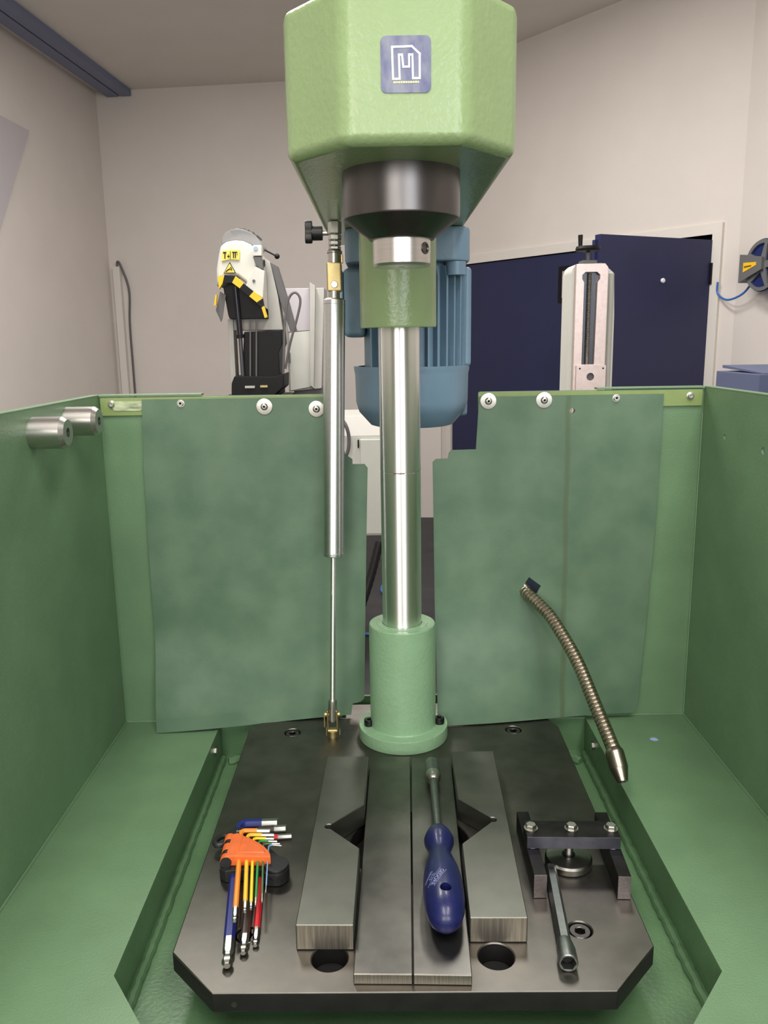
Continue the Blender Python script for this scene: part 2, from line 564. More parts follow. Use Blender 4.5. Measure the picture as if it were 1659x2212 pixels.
# corner weld seams
for x in (XL + .001, XR - .001):
    part('corner_seam', MB().tube([(x, YK - .001, z) for z in [ZL + k * .03 for k in range(18)] + [ZT - .04]], 0.0016, 6), M_encl, ENC)
    part('base_seam', MB().tube([(x, .46 + k * .06, ZL + .001) for k in range(15)], 0.0018, 6), M_encl, ENC)
part('base_seam', MB().tube([(XL, YK - .001, ZL + .001), (-.29, YK - .001, ZL + .001)], 0.0016, 6), M_encl, ENC)
part('base_seam', MB().tube([(.34, YK - .001, ZL + .001), (XR, YK - .001, ZL + .001)], 0.0016, 6), M_encl, ENC)
# back panels with the slot the column and the motor stand in
bl = [(XL, -.013), (-.078, -.013), (-.078, .03), (-.060, .03), (-.060, .42), (-.09, .44), (-.09, ZT - .002), (XL, ZT - .002)]
part('back_panel', MB().poly(bl, YK, YK + .003, 'xz'), M_encl, ENC)
br = [(.13, -.013), (XR, -.013), (XR, ZT - .002), (.151, ZT - .002), (.151, .444), (.112, .434), (.095, .424), (.095, .03), (.13, .03)]
part('back_panel', MB().poly(br, YK, YK + .003, 'xz', holes=[circ(.2358, .222, .028, 20), circ(.2961, .5098, .005, 10)]), M_encl, ENC)
part('top_strip', MB().box(XL + .002, -.088, YK - .004, YK - .0005, .512, ZT - .003, .0006), M_strip, ENC)
part('top_strip', MB().poly([(.149, .513), (XR - .004, .515), (XR - .004, ZT - .003), (.149, ZT - .003)], YK - .004, YK - .0005, 'xz', holes=[circ(.2961, .5098 + .006, .0045, 10)] if False else ()), M_strip, ENC)
sl = [(-.424, .5195), (-.382, .5195), (-.378, .523), (-.378, .5345), (-.424, .5345), (-.427, .527)]
part('slot_cover', MB().poly(sl, YK - .0052, YK - .004, 'xz'), mat('smeared_slot', (96, 116, 84), 0.4, col2=(190, 196, 160), vscale=90, stretch=(0.4, 1, 1.5)), ENC)
for x in (-.4265, .4817):
    s = part('screw', MB().lathe([(0, 0), (.0062, 0), (.0062, .001), (.0045, .0012), (.0045, .0045), (.0038, .005), (.002, .005), (.002, .003), (0, .003)], (x, YK - .004, .530), (0, -1, 0), 16), M_zinc, ENC)
# ledge with the gutter opening
hole = [(-.284, 1.294), (-.284, .724), (-.2405, .664), (-.200, .608), (.243, .608), (.283, .655), (.335, .7186), (.335, 1.294)]
part('ledge', MB().poly([(XL, .45), (XR, .45), (XR, YK), (XL, YK)], ZL - .003, ZL, holes=[hole, circ(.4265, 1.2129, .0072, 18)]), M_encl, ENC)
part('hole_light_disc', MB().cyl((.4265, 1.2129, ZL - .006), (.4265, 1.2129, ZL - .002), .0074, n=18), M_holelight, ENC, 'pale blue disc standing for light seen through the ledge hole')  # no plug: disc painted as the light below the hole
for i in range(len(hole)):
    a, b = Vector(hole[i]), Vector(hole[(i + 1) % len(hole)])
    d = (b - a).normalized(); n = Vector((d.y, -d.x))
    c = (a + b) / 2
    if n.dot(Vector((.025, .95)) - c) > 0:
        n = -n
    q = [a, b, b + n * .003, a + n * .003]
    if i == len(hole) - 1:
        # back gutter wall is split where the plate tongue passes
        for x0, x1 in ((-.284, -.078), (.128, .335)):
            part('gutter_wall', MB().box(x0, x1, 1.294, 1.297, -.070, ZL - .003), M_encl_d, ENC)
    else:
        part('gutter_wall', MB().poly([(p.x, p.y) for p in q], -.070, ZL - .003), M_encl_d, ENC)
part('gutter_floor', MB().box(-.30, .35, .60, 1.298, -.074, -.070), M_encl_d, ENC)
part('plate_support', MB().box(-.16, .21, .765, 1.20, -.070, -.0225), M_plate_side, ENC)
def bead(p0, p1, r, seed):
    g = random.Random(seed)
    p0, p1 = Vector(p0), Vector(p1)
    n = max(6, int((p1 - p0).length / .007))
    pts, rs = [], []
    for i in range(n + 1):
        p = lerp(p0, p1, i / n)
        pts.append(p + Vector((g.uniform(-1, 1), g.uniform(-1, 1), g.uniform(-1, 1))) * r * .10)
        rs.append(r * g.uniform(.9, 1.12))
    return MB().tube(pts, lambda i: rs[i], 8)
part('weld_bead', bead((-.280, 1.275, -.067), (-.280, .73, -.067), .006, 1), M_encl_d, ENC)
part('weld_bead', bead((.331, 1.275, -.067), (.331, .725, -.067), .006, 2), M_encl_d, ENC)
part('weld_bead', bead((-.268, 1.262, -.066), (-.232, 1.280, -.066), .007, 3), M_encl_d, ENC)
part('weld_bead', bead((.318, 1.245, -.066), (.285, 1.280, -.066), .008, 4), M_encl_d, ENC)
for x, y, s in ((-.284, 1.232, 1), (.335, 1.232, -1)):
    b_ = part('gutter_bolt', MB().cyl((x, y, -.030), (x + s * .0045, y, -.030), .0072, n=6, bev=.0006), M_zinc, ENC, 'zinc hex bolt')
    part('washer', MB().cyl((x, y, -.030), (x + s * .0010, y, -.030), .009, n=18), M_zinc, b_)
# steel stand-off posts on the left wall
for y, z in ((1.042, .513), (1.160, .5165)):
    p = part('standoff_post', MB().lathe([(0, 0), (.0205, 0), (.0205, .040), (.0165, .0455), (.006, .0455), (.006, .035), (0, .035)], (XL, y, z), (1, 0, 0), 40), M_steel, ENC, 'turned steel stand-off post')
part('hose_bracket', MB().box(.19, .29, 1.345, 1.352, .16, .28, .002), M_bluebox, ENC, 'blue hose bracket behind the hole')
part('rear_lip', MB().box(-.10, .15, 1.360, 1.366, -.10, .004), M_encl_d, ENC)
part('rear_base', MB().box(-.12, .17, 1.28, 1.366, FLOOR, -.10), M_encl_d, ENC)

# ================================================================== RUBBER SHEETS
def sheet(name, label, rows, yf, bottom, parent_loc):
    """rows: (z, xl, xr) from the top down; bottom(x) gives the z of the last row"""
    root = thing(name, label, 'splash sheet', parent_loc, 'rubber splash sheets hung on the back panel')
    NX = 36
    dense = []
    for (z0, a0, b0), (z1, a1, b1) in zip(rows, rows[1:]):
        n = max(1, int(abs(z0 - z1) / .016))
        for k in range(n):
            t = k / n
            dense.append((lerp(z0, z1, t), lerp(a0, a1, t), lerp(b0, b1, t)))
    dense.append(rows[-1])
    t = bmesh.new()
    grid = {}
    TH = .003
    for side in (0, 1):
        for i, (z, a, b) in enumerate(dense):
            for j in range(NX + 1):
                x = lerp(a, b, j / NX)
                zz = z
                if i == len(dense) - 1:
                    zz = bottom(x)
                elif z < .09:
                    zz = lerp(z, bottom(x) + (z - rows[-1][0]), 1 - (z - rows[-1][0]) / (.09 - rows[-1][0]))
                grid[side, i, j] = t.verts.new((x, yf(x, zz) + side * TH, zz))
    N = len(dense)
    for i in range(N - 1):
        for j in range(NX):
            t.faces.new((grid[0, i, j], grid[0, i + 1, j], grid[0, i + 1, j + 1], grid[0, i, j + 1]))
            t.faces.new((grid[1, i, j], grid[1, i, j + 1], grid[1, i + 1, j + 1], grid[1, i + 1, j]))
        for j, fl in ((0, 0), (NX, 1)):
            q = [grid[0, i, j], grid[1, i, j], grid[1, i + 1, j], grid[0, i + 1, j]]
            t.faces.new(q if not fl else q[::-1])
    for j in range(NX):
        for i in (0, N - 1):
            t.faces.new((grid[0, i, j], grid[0, i, j + 1], grid[1, i, j + 1], grid[1, i, j]))
    bmesh.ops.remove_doubles(t, verts=t.verts, dist=1e-6)
    bmesh.ops.recalc_face_normals(t, faces=t.faces)
    m = MB()
    m.merge(t)
    s = part('sheet', m, M_rubber, root, smooth=50)
    return root, s
def sm(t):
    t = max(0.0, min(1.0, t))
    return t * t * (3 - 2 * t)
yfL = lambda x, z: 1.2905 - .030 * sm((.16 - z) / .17) * (1 - sm((x + .38) / .36)) - .006 * sm((.5 - z) / .4)
shL, shL_m = sheet('rubber_splash_sheet', 'green rubber splash sheet hung left of the column behind the gas spring',
    [(.537, -.378, -.076), (.446, -.381, -.062), (.4384, -.3825, -.0505), (.4305, -.3825, -.0505), (.4304, -.3825, -.0316), (.424, -.3825, -.0266),
     (.30, -.3835, -.031), (.0352, -.3830, -.0393), (.0295, -.3830, -.0457), (.0272, -.3830, -.0589), (.0080, -.3828, -.0620)],
    yfL, lambda x: lerp(-.0085, .0055, (x + .383) / .32), (-.22, 1.29, .54))
yfR = lambda x, z: 1.2905 - .040 * sm((.22 - z) / .22) * (1 - sm((x - .08) / .36)) - .006 * sm((.5 - z) / .4) - .005 * sm((z - .48) / .05) * (math.sin((x - .164) / .0875 * math.pi) ** 2 if .164 < x < .2516 else 0)
shR, shR_m = sheet('rubber_splash_sheet', 'green rubber splash sheet hung right of the column with the metal hose through it',
    [(.534, .150, .4386), (.4524, .1455, .4375), (.4508, .1455, .4375), (.4507, .1061, .4375), (.4457, .1024, .4374), (.4369, .1010, .4372), (.4366, .0819, .4372), (.4314, .0768, .4371),
     (.3512, .0778, .4361), (.2017, .0793, .4295), (.1565, .0797, .4274), (.0172, .0815, .4205), (.0030, .0840, .4120)],
    yfR, lambda x: lerp(.0025, .0015, (x - .08) / .33), (.27, 1.29, .54))
shR_m.data.materials[0] = M_rubber_st
cut(shR_m, MB().poly([(.2332, .2411), (.2532, .2259), (.2379, .1969), (.2178, .2170)], 1.25, 1.32, 'xz'), shR)
cut(shR_m, MB().cyl((.2961, 1.27, .5098), (.2961, 1.33, .5098), .0042, n=14), shR)
def washer_screw(root, x, z, y, big):
    if big:
        wsh = part('washer', MB().lathe([(0, 0), (.0128, 0), (.0128, .0012), (.0120, .0016), (.003, .0016), (0, .0016)], (x, y, z), (0, -1, 0), 36), M_zinc, root)
        par, y = wsh, y - .0016
    else:
        wsh = part('washer', MB().lathe([(0, 0), (.0058, 0), (.0058, .001), (0, .001)], (x, y, z), (0, -1, 0), 24), M_zinc, root)
        par, y = wsh, y - .001
    part('screw', MB().lathe([(0, 0), (.0058, 0), (.0048, .0032), (.0036, .0040), (.0024, .0040), (.0024, .0022), (0, .0022)] if big else
                             [(0, 0), (.0042, 0), (.0042, .0034), (.0036, .004), (.0022, .004), (.0022, .002), (0, .002)], (x, y, z), (0, -1, 0), 18), M_zinc, par)
    part('screw_socket', MB().cyl((x, y - .0021, z), (x, y - .0023, z), .0022, n=6), M_darkhole, par)
for x, z, b in ((-.3168, .5304, 0), (-.1865, .5234, 1), (-.1050, .5186, 1)):
    washer_screw(shL, x, z, yfL(x, z), b)
for x, z, b in ((.1643, .5268, 1), (.2516, .5270, 1), (.3640, .5289, 0)):
    washer_screw(shR, x, z, yfR(x, z), b)

# ================================================================== BASE PLATE
PL = thing('base_plate', 'dark ground steel base plate with clipped corners under the column', 'base plate', (.025, .98, -.022))
outl = [(-.176, .6875), (.2191, .6835), (.2735, .7425), (.2785, 1.240), (.270, 1.262), (.262, 1.284), (.122, 1.284), (.122, 1.335), (-.072, 1.335), (-.072, 1.284), (-.2014, 1.284), (-.228, 1.2485), (-.2285, .7435)]
SCR = [(.2025, .769), (-.1557, 1.2333), (.2035, 1.2319), (-.1545, .769)]
holes = [circ(.0255, .925, .076, 48), circ(-.0637, .7325, .0187, 36), (circ(.1077, .7322, .0187, 36))] + [circ(x, y, .0130, 28) for x, y in SCR]
pl = part('slab', MB().poly(outl, -.022, 0, bev=.0012, seg=1, holes=holes), M_plate, PL)
pl.data.materials.append(M_plate_side)
for f_ in pl.data.polygons:
    if abs(f_.normal.z) < .3:
        f_.material_index = 1
for x, y in SCR:
    s = part('socket_screw', MB().poly(circ(x, y, .0112, 28), -.014, -.0015, bev=.0006, seg=1, holes=[circ(x, y, .0058, 6, .3)]), M_black_ox, PL, 'recessed hex socket screw')
    part('socket_bottom', MB().cyl((x, y, -.016), (x, y, -.009), .0062, n=12), M_darkhole, s)
    part('counterbore', MB().cyl((x, y, -.0218), (x, y, -.0142), .0128, n=20), M_darkhole, s)
for x, y in ((-.0637, .7325), (.1077, .7322)):
    part('bore_shade_disc', MB().cyl((x, y, -.030), (x, y, -.0222), .0200, n=28), M_darkhole, PL)  # black discs paint the shade at the bottom of the plate holes
part('edge_screw', MB().cyl((-.1545, .6862, -.012), (-.1545, .6872, -.012), .003, n=12), M_plate, PL)

# ================================================================== COLUMN WITH FOOT
CX, CY = .0243, 1.2225
CO = thing('column_press', 'green column press with badged head, blue motor and polished steel column', 'machine', (CX, CY, 0))
fl = [p for p in circ(CX, CY, .0710, 72)]
fl = [(x, min(y, 1.2535)) if x > CX else (x, min(y, 1.262)) for x, y in fl]
cl_ = []
for p in fl:
    if not cl_ or (Vector(p) - Vector(cl_[-1])).length > 1e-5:
        cl_.append(p)
ft = part('foot_flange', MB().poly(cl_, 0, .021, bev=.0012, seg=2), M_foot, CO)
part('foot_tube', MB().lathe([(.0325, .010), (.0522, .010), (.0522, .019), (.0535, .021), (.0522, .0235), (.0522, .1865), (.0508, .189), (.0330, .189), (.0325, .187), (.0325, .010)], (CX, CY, 0), (0, 0, 1), 64), M_foot, CO)
part('seal_ring', MB().lathe([(.0308, .18), (.0400, .18), (.0400, .1896), (.0392, .1900), (.0312, .1900), (.0308, .188)], (CX, CY, 0), (0, 0, 1), 48), M_foot, CO)
part('column_tube', MB().lathe([(0, .012), (.0304, .012), (.0304, .4285), (.0300, .4292), (.0300, .4302), (.0304, .4309), (.0304, .80), (0, .80)], (CX, CY, 0), (0, 0, 1), 96), M_chrome, CO)
wm = [(CX + .03035 * math.cos(math.radians(a_)), CY + .03035 * math.sin(math.radians(a_)), .4297 + rnd.uniform(-.0006, .0006)) for a_ in range(-112, -76, 3)]
part('wear_mark', MB().tube(wm, lambda i: .0004 + .0007 * rnd.random(), 6), mat('rust_mark', (120, 92, 66), 0.6, metal=0.5), CO)
wm = [(CX + .03035 * math.cos(math.radians(a_)), CY + .03035 * math.sin(math.radians(a_)), .4297 + (a_ + 50) * .00007) for a_ in range(-50, 5, 4)]
part('wear_mark', MB().tube(wm, .0005, 6), M_zinc, CO)
for x, y in ((-.0302, 1.2130), (.0822, 1.2165)):
    c = part('flange_screw', MB().poly(circ(x, y, .0080, 28), .021, .0315, bev=.0008, seg=2, holes=[circ(x, y, .0042, 6)]), M_black_gl, CO, 'black socket cap screw')
    part('socket_bottom', MB().cyl((x, y, .0212), (x, y, .0255), .0045, n=12), M_darkhole, c)

# ================================================================== MACHINE HEAD
ho = [(-.032, .7965), (.079, .7965), (.134, .8580), (.134, 1.585), (-.092, 1.585), (-.092, .8640)]
HS = part('head_housing', MB().poly(ho, .7953, .932, bev=.011, seg=4), M_head, CO, 'light green octagonal head', smooth=50)
part('column_sleeve', MB().lathe([(.0312, .640), (.0545, .640), (.0552, .643), (.0552, .800), (.0312, .800), (.0312, .640)], (CX - .0008, CY, 0), (0, 0, 1), 64), M_head, CO)
SX, SY = .0222, .925
part('collar', MB().lathe([(0, .798), (.0626, .798), (.0626, .7500), (.0618, .7478), (.0365, .7290), (.0350, .7270), (0, .7270)], (SX, SY, 0), (0, 0, 1), 80), M_black_ox, CO, 'burnished dark steel collar', smooth=25)
sp = part('spindle', MB().lathe([(0, .7275), (.0312, .7275), (.0312, .7020), (.0298, .6992), (.0060, .6992), (.0050, .7035), (0, .7035)], (SX, SY, 0), (0, 0, 1), 64), M_steel, CO, 'bright turned spindle nose', smooth=25)
a = math.radians(-38)
dx, dy = math.cos(a), math.sin(a)
part('grub_screw', MB().lathe([(0, 0), (.0062, 0), (.0062, .0012), (.0040, .0018), (.0034, .0006), (0, .0006)], (SX + dx * .0306, SY + dy * .0306, .7165), (dx, dy, 0), 18), M_black_ox, sp)
# badge
def rrect(x0, x1, z0, z1, r, n=5):
    pts = []
    for cx_, cz_, a0 in ((x1 - r, z1 - r, 0), (x0 + r, z1 - r, 90), (x0 + r, z0 + r, 180), (x1 - r, z0 + r, 270)):
        for k in range(n + 1):
            a = math.radians(a0 + 90 * k / n)
            pts.append((cx_ + r * math.cos(a), cz_ + r * math.sin(a)))
    return pts
bx0, bx1, bz0, bz1 = .0020, .0468, .8384, .8853
yb = .7965
part('badge', MB().poly(rrect(bx0, bx1, bz0, bz1, .005), yb - .0008, yb + .0002, 'xz'), M_badge, HS, 'blue foil badge with a white outlined letter M')
def BP(u, v):
    return (bx0 + (u - 300) / 1070 * (bx1 - bx0), bz1 - (v - 260) / 1210 * (bz1 - bz0))
mo = [(545, 500), (965, 490), (1130, 650), (1130, 1165), (985, 1165), (975, 665), (905, 665), (905, 920), (780, 920), (755, 665), (690, 665), (700, 1175), (560, 1175)]
mm = MB()
for i in range(len(mo)):
    a, b = Vector(BP(*mo[i])), Vector(BP(*mo[(i + 1) % len(mo)]))
    d = (b - a).normalized(); n = Vector((-d.y, d.x)) * .0009
    a2, b2 = a - d * .0009, b + d * .0009
    mm.poly([tuple(a2 + n), tuple(b2 + n), tuple(b2 - n), tuple(a2 - n)], yb - .0011 - .00001 * i, yb - .0007, 'xz')
part('emblem_outline', mm, M_white, HS, smooth=0)
mm = MB()
u = 565
for wv in (50, 36, 44, 30, 52, 40, 34, 48, 38, 46, 30):
    q = [BP(u, 1225), BP(u + wv, 1225), BP(u + wv, 1268), BP(u, 1268)]
    mm.poly(q, yb - .0011, yb - .0007, 'xz')
    u += wv + 10
part('emblem_lettering', mm, M_yprint, HS, smooth=0)
# clamp knob at the head's side
kx, ky, kz = -.092, 1.470, .8035
kn = part('clamp_knob', MB().lathe([(0, .008), (.0115, .008), (.0120, .010), (.0120, .026), (0, .026)], (kx, ky, kz), (-1, 0, 0), 24), M_black_pl, CO, 'black star clamp knob')
star = []
for k in range(60):
    an = 2 * math.pi * k / 60
    rr_ = .0165 + .0045 * math.cos(3 * an + .6)
    star.append((ky + rr_ * math.cos(an), kz + rr_ * math.sin(an)))
part('knob_lobes', MB().poly(star, kx - .025, kx - .037, 'yz', bev=.0015, seg=2), M_black_pl, kn)
part('knob_shaft', MB().cyl((kx + .004, ky, kz), (kx - .014, ky, kz), .004, n=12), M_steel, kn)

# ================================================================== MOTOR
MX, MY = .049, 1.425
MO = part('electric_motor', MB().cyl((MX, MY, .560), (MX, MY, .745), .080, n=48), M_motor, CO, 'blue finned electric motor')
for k in range(36):
    an = 2 * math.pi * (k + .5) / 36
    ca, sa = math.cos(an), math.sin(an)
    if ca < -.80:
        continue
    R_ = Matrix.Translation((MX, MY, 0)) @ Matrix.Rotation(an, 4, 'Z')
    f_ = MB().poly([(.076, .570), (.0955, .574), (.0965, .720), (.092, .737), (.076, .737)], -.0018, .0018, 'xz', M=R_)
    part('cooling_fin', f_, M_motor, MO)
part('side_web', MB().box(MX + .084, MX + .0985, MY - .035, MY + .035, .578, .738, .006, 3), M_motor, MO)
part('fan_cover', MB().lathe([(.091, .580), (.0985, .580), (.0985, .574), (.0968, .566), (.0960, .520), (.091, .503), (.071, .4805), (.066, .479), (0, .479), ], (MX, MY, 0), (0, 0, 1), 64), M_motor, MO, smooth=40)
part('cover_lug', MB().box(MX + .074, MX + .0945, MY - .02, MY + .014, .494, .530, .006, 3), M_motor, MO)
part('mounting_flange', MB().poly(rrect(-.058, .141, MY - .093, MY + .093, .03), .7425, .7953, bev=.004, seg=2), M_motor, MO)
part('flange_boss', MB().cyl((.118, MY - .074, .722), (.118, MY - .074, .7425), .016, n=20), M_motor, MO)
part('terminal_box', MB().box(-.062, -.028, MY - .06, MY + .055, .628, .737, .008, 3), M_motor, MO)
part('terminal_lid', MB().box(-.066, -.0625, MY - .056, MY + .051, .632, .733, .0015, 2), M_motor, MO)

# ================================================================== GAS SPRING
GA, GB = Vector((-.0677, 1.268, .7953)), Vector((-.0898, 1.2153, 0))
gax = (GB - GA).normalized()
GL = (GB - GA).length
def G(z):
    return GA + (GB - GA) * ((.7953 - z) / .7953)
GS = thing('gas_spring', 'silver gas spring with yellow zinc clevis standing left of the column', 'gas spring', GB)
def gl(prof, n=28, start=0.0):      # prof (r, z) down the spring axis
    return MB().lathe([(r, (.7953 - z) / .7953 * GL) for r, z in prof], GA, gax, n, start)
part('stud', gl([(0, .7953), (.0045, .7953), (.0045, .740), (0, .740)], 16), M_zinc, GS)
for z0, z1, r in ((.7945, .7765, .0100), (.7755, .7675, .0098), (.7665, .7600, .0096), (.7590, .7535, .0094)):
    part('lock_nut', gl([(0, z0), (r - .001, z0), (r, z0 - .0012), (r, z1 + .0012), (r - .001, z1), (0, z1)], 6, .5), M_zinc, GS)
part('collar_ring', gl([(0, .7530), (.0105, .7530), (.0112, .7515), (.0112, .7490), (.0098, .7485), (.0098, .7350), (0, .7350)], 28), M_zinc, GS)
part('spring_clip', MB().box(G(.742).x + .0095, G(.742).x + .0125, G(.742).y - .005, G(.742).y + .003, .735, .747, .0005), M_brass, GS)
g = G(.716)
cv = part('upper_clevis', MB().box(g.x - .0108, g.x + .0108, g.y - .0105, g.y - .0055, .694, .736, .0028, 2).box(g.x - .0108, g.x + .0108, g.y + .0055, g.y + .0105, .694, .736, .0028, 2).box(g.x - .0100, g.x + .0100, g.y - .0100, g.y + .0100, .722, .7355, .002, 2), M_brass, GS, 'yellow zinc plated clevis')
part('clevis_pin', MB().cyl((g.x, g.y - .0122, .704), (g.x, g.y + .012, .704), .0052, n=24, bev=.0006), M_zinc, cv)
part('eye_end', MB().box(G(.694).x - .0075, G(.694).x + .0075, G(.694).y - .0052, G(.694).y + .0052, .684, .716, .001), M_zinc, GS)
part('neck', gl([(0, .6945), (.0088, .6945), (.0088, .681), (0, .681)]), M_zinc, GS)
part('cylinder', gl([(0, .6840), (.0130, .6840), (.0163, .6815), (.0163, .6760), (.0158, .6755), (.0163, .6750), (.0163, .3010), (.0158, .3005), (.0163, .3000), (.0158, .2960), (.0140, .2945), (0, .2945)], 48), M_alu, GS)
part('piston_rod', gl([(0, .296), (.0044, .296), (.0044, .050), (0, .050)], 24), M_chrome, GS)
g = G(.03)
part('rod_end', gl([(0, .0620), (.0068, .0620), (.0072, .0600), (.0072, .0300), (.0055, .0265), (0, .0265)], 24), M_zinc, GS)
fk = MB()
for s in (-1, 1):
    fk.box(g.x + s * .0074 - .0011, g.x + s * .0074 + .0011, g.y - .0055, g.y + .0055, .012, .046, .0009, 1)
fk.box(g.x - .0085, g.x + .0085, g.y - .0055, g.y + .0055, .0095, .0135, .001, 1)
fk.cyl((g.x, g.y, -.0005), (g.x, g.y, .0105), .0072, n=20)
lf = part('lower_clevis', fk, M_brass, GS, 'yellow zinc plated clevis')
part('clevis_pin', MB().cyl((g.x - .0125, g.y, .0385), (g.x + .0125, g.y, .0385), .0036, n=16, bev=.0006), M_brass, lf)
part('retaining_clip', MB().box(g.x - .0135, g.x - .0118, g.y - .0045, g.y + .0045, .018, .0425, .0006).box(g.x + .0108, g.x + .0122, g.y - .004, g.y + .004, .004, .0125, .0005).box(g.x - .0105, g.x - .0092, g.y - .004, g.y + .004, .003, .0165, .0005), M_brass, lf)

# ================================================================== FLAT BARS AND V BLOCKS
def slab_thing(name, label, pts, h, m, group, bev=.0008):
    cx_ = sum(p[0] for p in pts) / len(pts); cy_ = sum(p[1] for p in pts) / len(pts)
    r = thing(name, label, 'steel bar' if 'bar' in name else 'steel block', (cx_, cy_, 0), group)
    part('body', MB().poly(pts, 0.0003, h, bev=bev, seg=1), m, r)
    return r
r1 = slab_thing('flat_bar', 'long flat dark steel bar left of the bar under the blue nut driver', [(-.0379, .697), (.0203, .6955), (.0323, 1.1265), (-.0273, 1.128)], .0118, M_bar, 'flat steel bars on the base plate')
r2 = slab_thing('flat_bar', 'long flat dark steel bar lying under the blue nut driver', [(.0212, .6955), (.0787, .6933), (.0929, 1.1219), (.0337, 1.1222)], .0118, M_bar, 'flat steel bars on the base plate')
part('sawn_end', MB().poly([(-.0372, .69655), (.0196, .6951), (.0196, .6960), (-.0372, .6975)], .0010, .0110), M_cut, r1)
part('sawn_end', MB().poly([(.0220, .6950), (.0780, .6929), (.0780, .6938), (.0220, .6960)], .0010, .0110), M_cut, r2)
def vnotch(a, v, b, r=.0050, flip=1):
    """a -> relieved vertex v -> b; returns the points of the relief"""
    a, v, b = Vector(a), Vector(v), Vector(b)
    d1, d2 = (a - v).normalized(), (b - v).normalized()
    c = v + (d1 + d2).normalized() * .002
    a1 = math.atan2(d1.y, d1.x); a2 = math.atan2(d2.y, d2.x)
    pts = [v + d1 * .006]
    out = -(d1 + d2).normalized()
    ao = math.atan2(out.y, out.x)
    s = 1 if (d1.x * out.y - d1.y * out.x) > 0 else -1
    for k in range(-4, 5):
        an = ao + s * k * math.radians(28)
        pts.append(c + Vector((math.cos(an), math.sin(an))) * r)
    pts.append(v + d2 * .006)
    return [tuple(p) for p in pts]
lv = [(-.0991, .7445), (-.0387, .7432), (-.0362, .8746)] + vnotch((-.0362, .8746), (-.0777, .9204), (-.0325, .9683)) + [(-.0325, .9683), (-.0295, 1.0949), (-.0894, 1.098)]
r3 = slab_thing('v_block', 'grey ground steel V-notch block at the left of the flat bars', lv, .030, M_vblk, 'V-notch clamping blocks')
part('sawn_end', MB().poly([(-.0980, .74405), (-.0398, .7428), (-.0398, .7438), (-.0980, .7450)], .0015, .0288), M_cut, r3)
rv = [(.0824, .7519), (.1427, .7507), (.1540, 1.106), (.0930, 1.1055), (.0905, .9795)] + vnotch((.0905, .9795), (.1319, .9304), (.0865, .8809)) + [(.0865, .8809)]
r4 = slab_thing('v_block', 'grey ground steel V-notch block at the right of the blue nut driver', rv, .030, M_vblk, 'V-notch clamping blocks')
part('sawn_end', MB().poly([(.0835, .75148), (.1416, .7503), (.1416, .7513), (.0835, .7524)], .0015, .0288), M_cut, r4)

# ================================================================== NUT DRIVER
DA, DB = Vector((.0567, .7330, .0346)), Vector((.0625, 1.0866, .0228))
dax = (DB - DA).normalized()
DV = thing('nut_driver', 'nut driver with dark blue plastic handle and steel socket lying on the flat bar', 'nut driver', (DA.x, .9, .0118))
hp = [(0, 0), (.006, .0008), (.012, .0045), (.0172, .012), (.0205, .024), (.0221, .042), (.0223, .060), (.0214, .078), (.0196, .093), (.0168, .106), (.0142, .117), (.0126, .126), (.0126, .131), (.0150, .1405), (.0178, .1510), (.0180, .1545), (.0158, .164), (.0122, .1735), (.0098, .1765), (0, .1768)]
hd = part('handle', MB().lathe(hp, DA, dax, 48), M_handle, DV)
hc = DA + dax * .0355
cut(hd, MB().cyl((hc.x + .0012, hc.y, .044), (hc.x + .0012, hc.y, .07), .0062, n=24), DV)
part('shaft', MB().lathe([(0, .170), (.0078, .170), (.0078, .1815), (.0054, .1830), (.0054, .315), (0, .315)], DA, dax, 24), M_wrench, DV)
sk = part('socket', MB().lathe([(0, .3015), (.0056, .3015), (.0088, .3050), (.0105, .3110), (.0105, .3180), (.0100, .3185), (.0100, .3530), (.0094, .3540), (.0068, .3540), (.0064, .340), (0, .340)], DA, dax, 36), M_wrench, DV, 'steel nut socket')
part('bright_shoulder', MB().lathe([(.0056, .3012), (.0090, .3047), (.0108, .3110), (.0108, .3182), (.0100, .3186)], DA, dax, 36), M_zinc, sk)
def hr(y):
    s = (y - DA.y) / dax.y
    for (r0, s0), (r1_, s1) in zip(hp, hp[1:]):
        if s0 <= s <= s1:
            return lerp(r0, r1_, (s - s0) / max(1e-9, s1 - s0)), DA + dax * s
    return .01, DA
def handle_print(name, s, size, cx_, cy_, ang, bar=None):
    if s:
        t = text_verts(s, size)
        bmesh.ops.subdivide_edges(t, edges=[e for e in t.edges if e.calc_length() > .0012], cuts=1)
    else:
        t = bmesh.new()
        L_, h_ = bar
        prev = None
        for k in range(13):
            x = -L_ / 2 + L_ * k / 12
            cur = (t.verts.new((x, -h_ / 2, 0)), t.verts.new((x, h_ / 2, 0)))
            if prev:
                t.faces.new((prev[0], cur[0], cur[1], prev[1]))
            prev = cur
    ca, sa = math.cos(ang), math.sin(ang)
    for v in t.verts:
        x, y = v.co.x * ca - v.co.y * sa + cx_, v.co.x * sa + v.co.y * ca + cy_
        r, c = hr(y)
        dd = max(-r * .98, min(r * .98, x - c.x))
        v.co = Vector((x, y, c.z + math.sqrt(r * r - dd * dd) + .00015))
    m = MB()
    m.merge(t)
    part(name, m, mat('engraved_print', (150, 156, 200), 0.6), hd, smooth=0)
AN = math.radians(-121)
ox, oy = .0508, .7875
ud = Vector((math.cos(AN), math.sin(AN))); un_ = Vector((-ud.y, ud.x))
handle_print('handle_print', 'GEDORE', .0066, ox, oy, AN)
for k in (-.0038, .0038):
    handle_print('handle_print', None, 0, ox + un_.x * k, oy + un_.y * k, AN, (.0290, .0004))
handle_print('handle_print', '13-13', .0044, ox - un_.x * .0066, oy - un_.y * .0066, AN)
